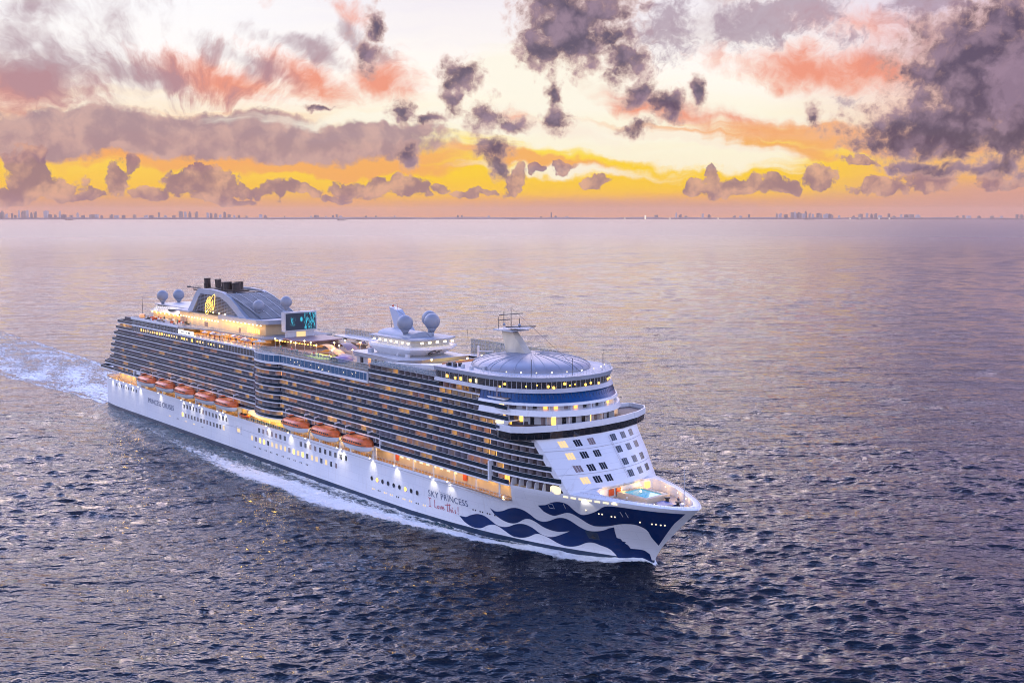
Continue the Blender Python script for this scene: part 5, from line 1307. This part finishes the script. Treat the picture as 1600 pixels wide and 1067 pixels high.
def make_boat():
    root = empty('lifeboat')
    lo, ca = boat_mesh()
    lo.build('boat_hull', WHITE, root, True); ca.build('boat_canopy', ORNG, root, True)
    b = MB(); b.prism([(-4.6, -1.0), (-2.6, -1.1), (-2.6, 1.1), (-4.6, 1.0)], 1.75, 2.75, top=[(-4.4, -.7), (-2.8, -.8), (-2.8, .8), (-4.4, .7)]); b.build('conning_tower', ORNG, root)
    b = MB(); b.box(-3.0, 4.8, -1.15, 1.15, 1.6, 2.12); b.build('canopy_roof_hatch', mat('boat_top_orange', (.66, .20, .05), .4), root)
    b = MB()
    for x in np.arange(-5.2, 5.3, 1.15): b.box(x, x + .55, -2.62, -2.45, .55, 1.0)
    b.box(-4.7, -2.5, -1.05, 1.05, 2.2, 2.5)
    loosen(b.build('boat_window', DARK, root))
    b = MB(); b.path([(-7.2, -.4, .3), (-6, -2.3, .05), (-3, -2.75, .0), (3, -2.75, .0), (6, -2.3, .05), (7.2, -.4, .3)], .09, n=5); b.build('grab_line', DARK, root)
    return root
boat = make_boat()
lab = ['aftmost orange lifeboat, next to the white crane housing near the stern', 'orange lifeboat second from the stern in the aft row of five',
       'orange lifeboat in the middle of the aft row of five', 'orange lifeboat fourth from the stern in the aft row of five', 'foremost orange lifeboat of the aft row, beside the small red rescue boat',
       'orange lifeboat hanging right beside the yellow lit cafe awning', 'orange lifeboat in the middle of the forward row of three', 'orange lifeboat nearest the bow, hanging where the open promenade begins']
for k, x in enumerate(BX):
    o = boat if k == 0 else dup(boat)
    o.location = (x, -20.6, 17.0); tag(o, lab[k], 'lifeboat', 'orange lifeboats hanging along the starboard side')
    point((x + 1, -20.2, 21.2), 260, (1, .55, .25), ship, .4, 'boat_fill_light')  # bare lamp added over each boat to brighten its canopy
rb = empty('rescue_boat', (-24.5, -19.3, 14.2)); tag(rb, 'small red open rescue boat hanging between the lifeboat row and the cafe', 'rescue boat')
b = MB()
for sg in (-1, 1): b.grid(lambda u, v: (-3 + 6 * u, sg * 1.1 * (1 - abs(2 * u - 1) ** 3) ** .6 * math.sin(v * math.pi / 2), -.6 + .9 * (1 - math.cos(v * math.pi / 2)) + .4 * abs(2 * u - 1) ** 3), 12, 5)
b.build('boat_hull', ORNG2, rb, True)
b = MB(); b.path([(-2.8, -.9, .3), (-1, -1.2, .3), (2, -1.1, .35), (3, 0, .6), (2, 1.1, .35), (-1, 1.2, .3), (-2.8, .9, .3)], .22, n=8); b.build('inflatable_tube', ORNG, rb, True)
b = MB(); b.box(-.6, .4, -.4, .4, 0, .9); b.box(-2.9, -2.5, -.3, .3, 0, .9); b.build('console', DARK, rb)

# ------------------------------------------------------------------ people on the decks
def person_mesh(pose=0):
    b = MB()
    st = .10 if pose == 0 else .22
    rings = []
    def limb(pts, m):
        n = 7; vs = []
        for k, (x, y, z, r) in enumerate(pts):
            for j in range(n): t = 2 * math.pi * j / n; vs.append((x + r * math.cos(t), y + r * 1.15 * math.sin(t), z))
        fs = [(k * n + j, k * n + (j + 1) % n, (k + 1) * n + (j + 1) % n, (k + 1) * n + j) for k in range(len(pts) - 1) for j in range(n)] + [tuple(range(n))[::-1], tuple(range((len(pts) - 1) * n, len(pts) * n))]
        b.add(vs, fs, m)
    for sg in (-1, 1): limb([(sg * st * .6, sg * .1, 0, .07), (sg * st * .5, sg * .1, .1, .055), (sg * st * .3, sg * .1, .48, .065), (0, sg * .09, .86, .10)], 1)
    limb([(0, 0, .84, .15), (0, 0, 1.0, .15), (0, 0, 1.2, .15), (0, 0, 1.38, .17), (0, 0, 1.46, .10), (0, 0, 1.5, .06)], 0)
    limb([(0, 0, 1.48, .06), (0, 0, 1.56, .085), (.01, 0, 1.66, .10), (0, 0, 1.76, .08), (0, 0, 1.80, .03)], 2)
    for sg in (-1, 1): limb([(.12 + .1 * pose, sg * .30, .80, .035), (.06, sg * .29, .95, .04), (0, sg * .26, 1.15, .05), (0, sg * .22, 1.40, .06)], 0)
    return b
SH = [mat('shirt_%s' % n, c, .7) for n, c in (('white', (.7, .7, .7)), ('navy', (.03, .05, .12)), ('red', (.5, .05, .05)), ('tan', (.4, .3, .2)), ('teal', (.05, .3, .3)))]
TR = [mat('trousers_%s' % n, c, .7) for n, c in (('dark', (.03, .03, .04)), ('khaki', (.3, .24, .16)))]
cl = ['white', 'navy', 'red', 'tan', 'teal']
PM = {}
def person(x, y, z, s, t, pose, rz, label, group=None):
    k = (s, t, pose)
    if k not in PM: o = person_mesh(pose).build('person', [SH[s], TR[t], SKIN], None, True); PM[k] = o.data
    else: o = bpy.data.objects.new('person', PM[k]); COL.objects.link(o)
    o.location = (x, y, z); o.rotation_euler = (0, 0, rz); tag(o, label, 'person', group)
person(141.6, 1.2, 15.3, 3, 0, 0, .3, 'person in tan top standing beside the bow pool against the lit wall')
person(155.0, 4.2, 15.3, 1, 0, 1, 2.0, 'person in navy top walking near the blue platform on the bow')
person(158.9, .6, 15.3, 0, 0, 0, 1.0, 'person in white top standing by the jack staff at the very bow')
person(146.0, -4.2, 15.3, 0, 1, 1, .5, 'person in white top and khaki trousers walking along the bow pool side')
rp = random.Random(31)
for k in range(16):
    x = -62 + k * 2.7 + rp.random(); person(x, -15.2 - rp.random() * 2.8, 38.73, rp.randrange(5), rp.randrange(2), k % 2, rp.random() * 6, 'tiny person standing in the orange glow of the open deck below the funnel', 'people on the glowing open deck below the funnel')
for k in range(9):
    x = -124 + k * 5.6 + rp.random() * 2; person(x, -12.5 - rp.random() * 3.8, 41.36, rp.randrange(5), rp.randrange(2), k % 2, rp.random() * 6, 'tiny person on the upper sports deck aft, behind the white fascia rail', 'people on the aft sports deck')
for k in range(9):
    x = -8 + k * 4.6; person(x, -13.0 - rp.random() * 3, 38.73, rp.randrange(5), rp.randrange(2), k % 2, rp.random() * 6, 'tiny person among the loungers round the green lit pool amidships', 'people round the lit midship pool')

# ------------------------------------------------------------------ far shore, towers and distant ships
def far(u, D):      # ground point seen at azimuth of column u, D metres away
    d = FWD + RGT * ((u - 800) / 1723.5); d.normalize(); return CAM.x + d.x * D, CAM.y + d.y * D
TOWM = [mat('tower_grey', (.20, .18, .19), .7), mat('tower_tan', (.32, .27, .24), .7), mat('tower_white', (.5, .48, .48), .6)]
SHORE = 17600
b = MB(); pts = [far(u, SHORE - 150) for u in np.linspace(-900, 2500, 120)]; bk = [far(u, SHORE + 900) for u in np.linspace(-900, 2500, 120)]
rs = random.Random(3); hh = [14 + 16 * rs.random() for _ in pts]
n = len(pts); vs = []
for (x, y), (x2, y2), h in zip(pts, bk, hh): vs += [(x, y, -5), (x, y, h * .5), ((x + x2) / 2, (y + y2) / 2, h), (x2, y2, h)]
b.add(vs, [(4 * i + j, 4 * i + 4 + j, 4 * i + 5 + j, 4 * i + 1 + j) for i in range(n - 1) for j in range(3)])
o = b.build('coastline', mat('far_shore', (.20, .18, .18), .9, var=.4, vs=.002)); tag(o, kind='structure')
def tower(u, w, h, label, grp, k, D=SHORE):
    x, y = far(u, D + (k * 137) % 400); s = D / 1723.5; W_ = w * s; H_ = h * s + 12; ang = math.atan2(FWD.y, FWD.x)
    b = MB(); st = k % 4
    if st == 0: b.box(-W_ / 2, W_ / 2, -W_ / 2, W_ / 2, -5, H_)
    elif st == 1: b.box(-W_ / 2, W_ / 2, -W_ / 2, W_ / 2, -5, H_ * .8); b.box(-W_ / 3, W_ / 3, -W_ / 4, W_ / 3.4, H_ * .8, H_)
    elif st == 2: b.box(-W_ / 2, W_ / 2, -W_ / 2, 0, -5, H_); b.box(-W_ / 2.2, W_ / 2.2, 0, W_ / 2, -5, H_ * .86)
    else: b.box(-W_ / 2, W_ / 2, -W_ / 2, W_ / 2, -5, H_ * .93); b.box(-W_ / 8, W_ / 8, -W_ / 8, W_ / 8, H_ * .93, H_)
    o = b.build('tower', TOWM[k % 3]); o.location = (x, y, 0); o.rotation_euler = (0, 0, ang); tag(o, label, 'tower', grp)
CL = [
 ('leftmost skyline cluster', [(2, 5, 9), (9, 4, 11), (15, 3, 7), (24, 2, 8), (29, 3, 5), (35, 2.4, 12), (40, 2.4, 11), (44, 2.6, 12), (48, 2.4, 12), (54, 2.6, 9), (60, 3.4, 10)]),
 ('blocks just right of the leftmost cluster', [(77, 5.6, 12), (83, 4, 6), (91, 3, 6), (98, 2.4, 11), (104, 6, 6), (116, 4, 5), (126, 3, 9), (134, 4, 5)]),
 ('low row between the left clusters and the funnel', [(148, 6, 6), (155, 5, 6), (163, 3, 5), (178, 4, 6), (186, 6, 5), (197, 4, 5), (214, 4, 6), (232, 5, 5), (240, 5, 5), (252, 2.6, 9), (262, 4, 5), (275, 4, 5)]),
 ('block group directly above the funnel', [(286, 5, 11), (293, 3, 10), (300, 3.6, 10), (310, 4, 10), (328, 3.4, 9), (333, 3, 8), (340, 4, 8), (347, 3, 6), (354, 3.2, 10), (361, 4, 6), (369, 3, 5), (376, 3, 5), (388, 3, 4)]),
 ('small block row right of the funnel', [(410, 4, 6), (417, 4, 5), (447, 2, 4), (488, 2, 4), (495, 4, 5), (499, 3, 5), (511, 2, 4), (522, 3, 5), (528, 3, 6), (534, 5, 4)]),
 ('sparse middle of the shoreline', [(573, 3, 4), (589, 3, 4), (618, 2, 4), (716, 3, 5), (722, 3, 5), (764, 4, 4), (861, 2, 9), (868, 4, 4), (885, 5, 3), (845, 3, 3)]),
 ('shoreline row above the forward mast', [(1024, 5, 5), (1055, 2.4, 9), (1061, 4, 6), (1070, 4, 4), (1096, 3, 7), (1106, 4, 6), (1145, 4, 4), (1155, 4, 4), (1168, 3, 6)]),
 ('dense downtown cluster on the right shore', [(1211, 2.6, 8), (1216, 4, 8), (1225, 5, 6), (1235, 4, 9), (1239, 4, 10), (1244, 4, 9.5), (1248, 3, 8), (1253, 4, 7), (1256, 3, 11), (1262, 2.6, 8), (1267, 3, 7), (1275, 4, 8), (1279, 4, 7), (1287, 6, 7), (1293, 5, 7), (1297, 3, 5)]),
 ('group just right of the downtown cluster', [(1308, 3, 5), (1330, 3, 4), (1341, 5, 7), (1351, 3, 8), (1358, 3.4, 7), (1364, 4, 7.5), (1371, 5, 5), (1385, 3, 7), (1393, 4, 4), (1404, 3, 6), (1412, 5, 6), (1420, 6, 6), (1430, 6, 5.5)]),
 ('low row at the far right edge', [(1491, 3, 4), (1501, 3, 5), (1509, 5, 4), (1525, 4, 4), (1545, 4, 4), (1560, 3, 4), (1584, 3, 6), (1591, 4, 6), (1598, 3, 6)])]
k = 0
for nm, lst in CL:
    for u, w, h in lst: tower(u, w, h, 'hazy tower in the ' + nm, nm, k); k += 1
for u in (1007, 975, 1045, 1120, 1325, 1340, 1370, 1386): 
    x, y = far(u, SHORE - 260); b = MB(); b.box(-9, 9, -9, 9, 0, 22 if u != 1007 else 60); b.box(-2, 2, -2, 2, 22, 30); o = b.build('beacon_light', lamp('beacon_%d' % u, (1, .9, .7), .6 if u != 1007 else 1.1)); o.location = (x, y, 0)
    tag(o, 'bright white light at the shoreline, taller than the rest' if u == 1007 else 'small bright shore light among the hazy low blocks', 'light', None if u == 1007 else 'small shore lights')
def far_ship(u, D, L_, label, a=0.3):
    x, y = far(u, D); r = empty('distant_ship', (x, y, 0), math.atan2(RGT.y, RGT.x) + a); tag(r, label, 'ship')
    b = MB(); b.prism([(-L_ / 2, -L_ * .07), (L_ * .4, -L_ * .07), (L_ / 2, 0), (L_ * .4, L_ * .07), (-L_ / 2, L_ * .07)], -1, L_ * .07, top=[(-L_ / 2, -L_ * .08), (L_ * .42, -L_ * .08), (L_ * .54, 0), (L_ * .42, L_ * .08), (-L_ / 2, L_ * .08)]); b.build('ship_hull', TOWM[0], r)
    b = MB(); b.box(-L_ * .42, -L_ * .22, -L_ * .06, L_ * .06, L_ * .07, L_ * .17); b.box(-L_ * .36, -L_ * .30, -L_ * .02, L_ * .02, L_ * .17, L_ * .23); b.build('ship_deckhouse', TOWM[1], r)
    b = MB(); [b.box(L_ * q, L_ * (q + .1), -L_ * .05, L_ * .05, L_ * .07, L_ * .11) for q in (-.15, 0, .15)]; b.build('ship_cargo', TOWM[1], r)
far_ship(535, 13800, 110, 'small dark freighter on the horizon left of centre, clear of the shore')
far_ship(112, 15500, 100, 'low freighter below the blocks near the left edge of the horizon', .1)
far_ship(425, 16300, 110, 'grey ship close to the shore above the big screen', -.2)
far_ship(802, 16000, 120, 'grey ship at the middle of the horizon', .2)
far_ship(1262, 16200, 150, 'long pale ship in front of the downtown towers', .1)
far_ship(1340, 16400, 120, 'pale ship right of the downtown towers near the shore', .3)
# ------------------------------------------------------------------ sea air
hz_ = MB(); hz_.box(-21000, 21000, -21000, 21000, -6, 190)
ho = hz_.build('haze', bpy.data.materials.new('sea_haze')); hm = ho.data.materials[0]; hm.use_nodes = True
ht = hm.node_tree; ht.nodes.clear(); pv_ = ht.nodes.new('ShaderNodeVolumePrincipled'); oo = ht.nodes.new('ShaderNodeOutputMaterial')
pv_.inputs['Color'].default_value = (1.0, .66, .46, 1); pv_.inputs['Density'].default_value = 0.000030; pv_.inputs['Anisotropy'].default_value = 0.2
ht.links.new(pv_.outputs[0], oo.inputs['Volume']); tag(ho, kind='stuff')
ho.rotation_euler = (0, 0, math.atan2(FWD.y, FWD.x))
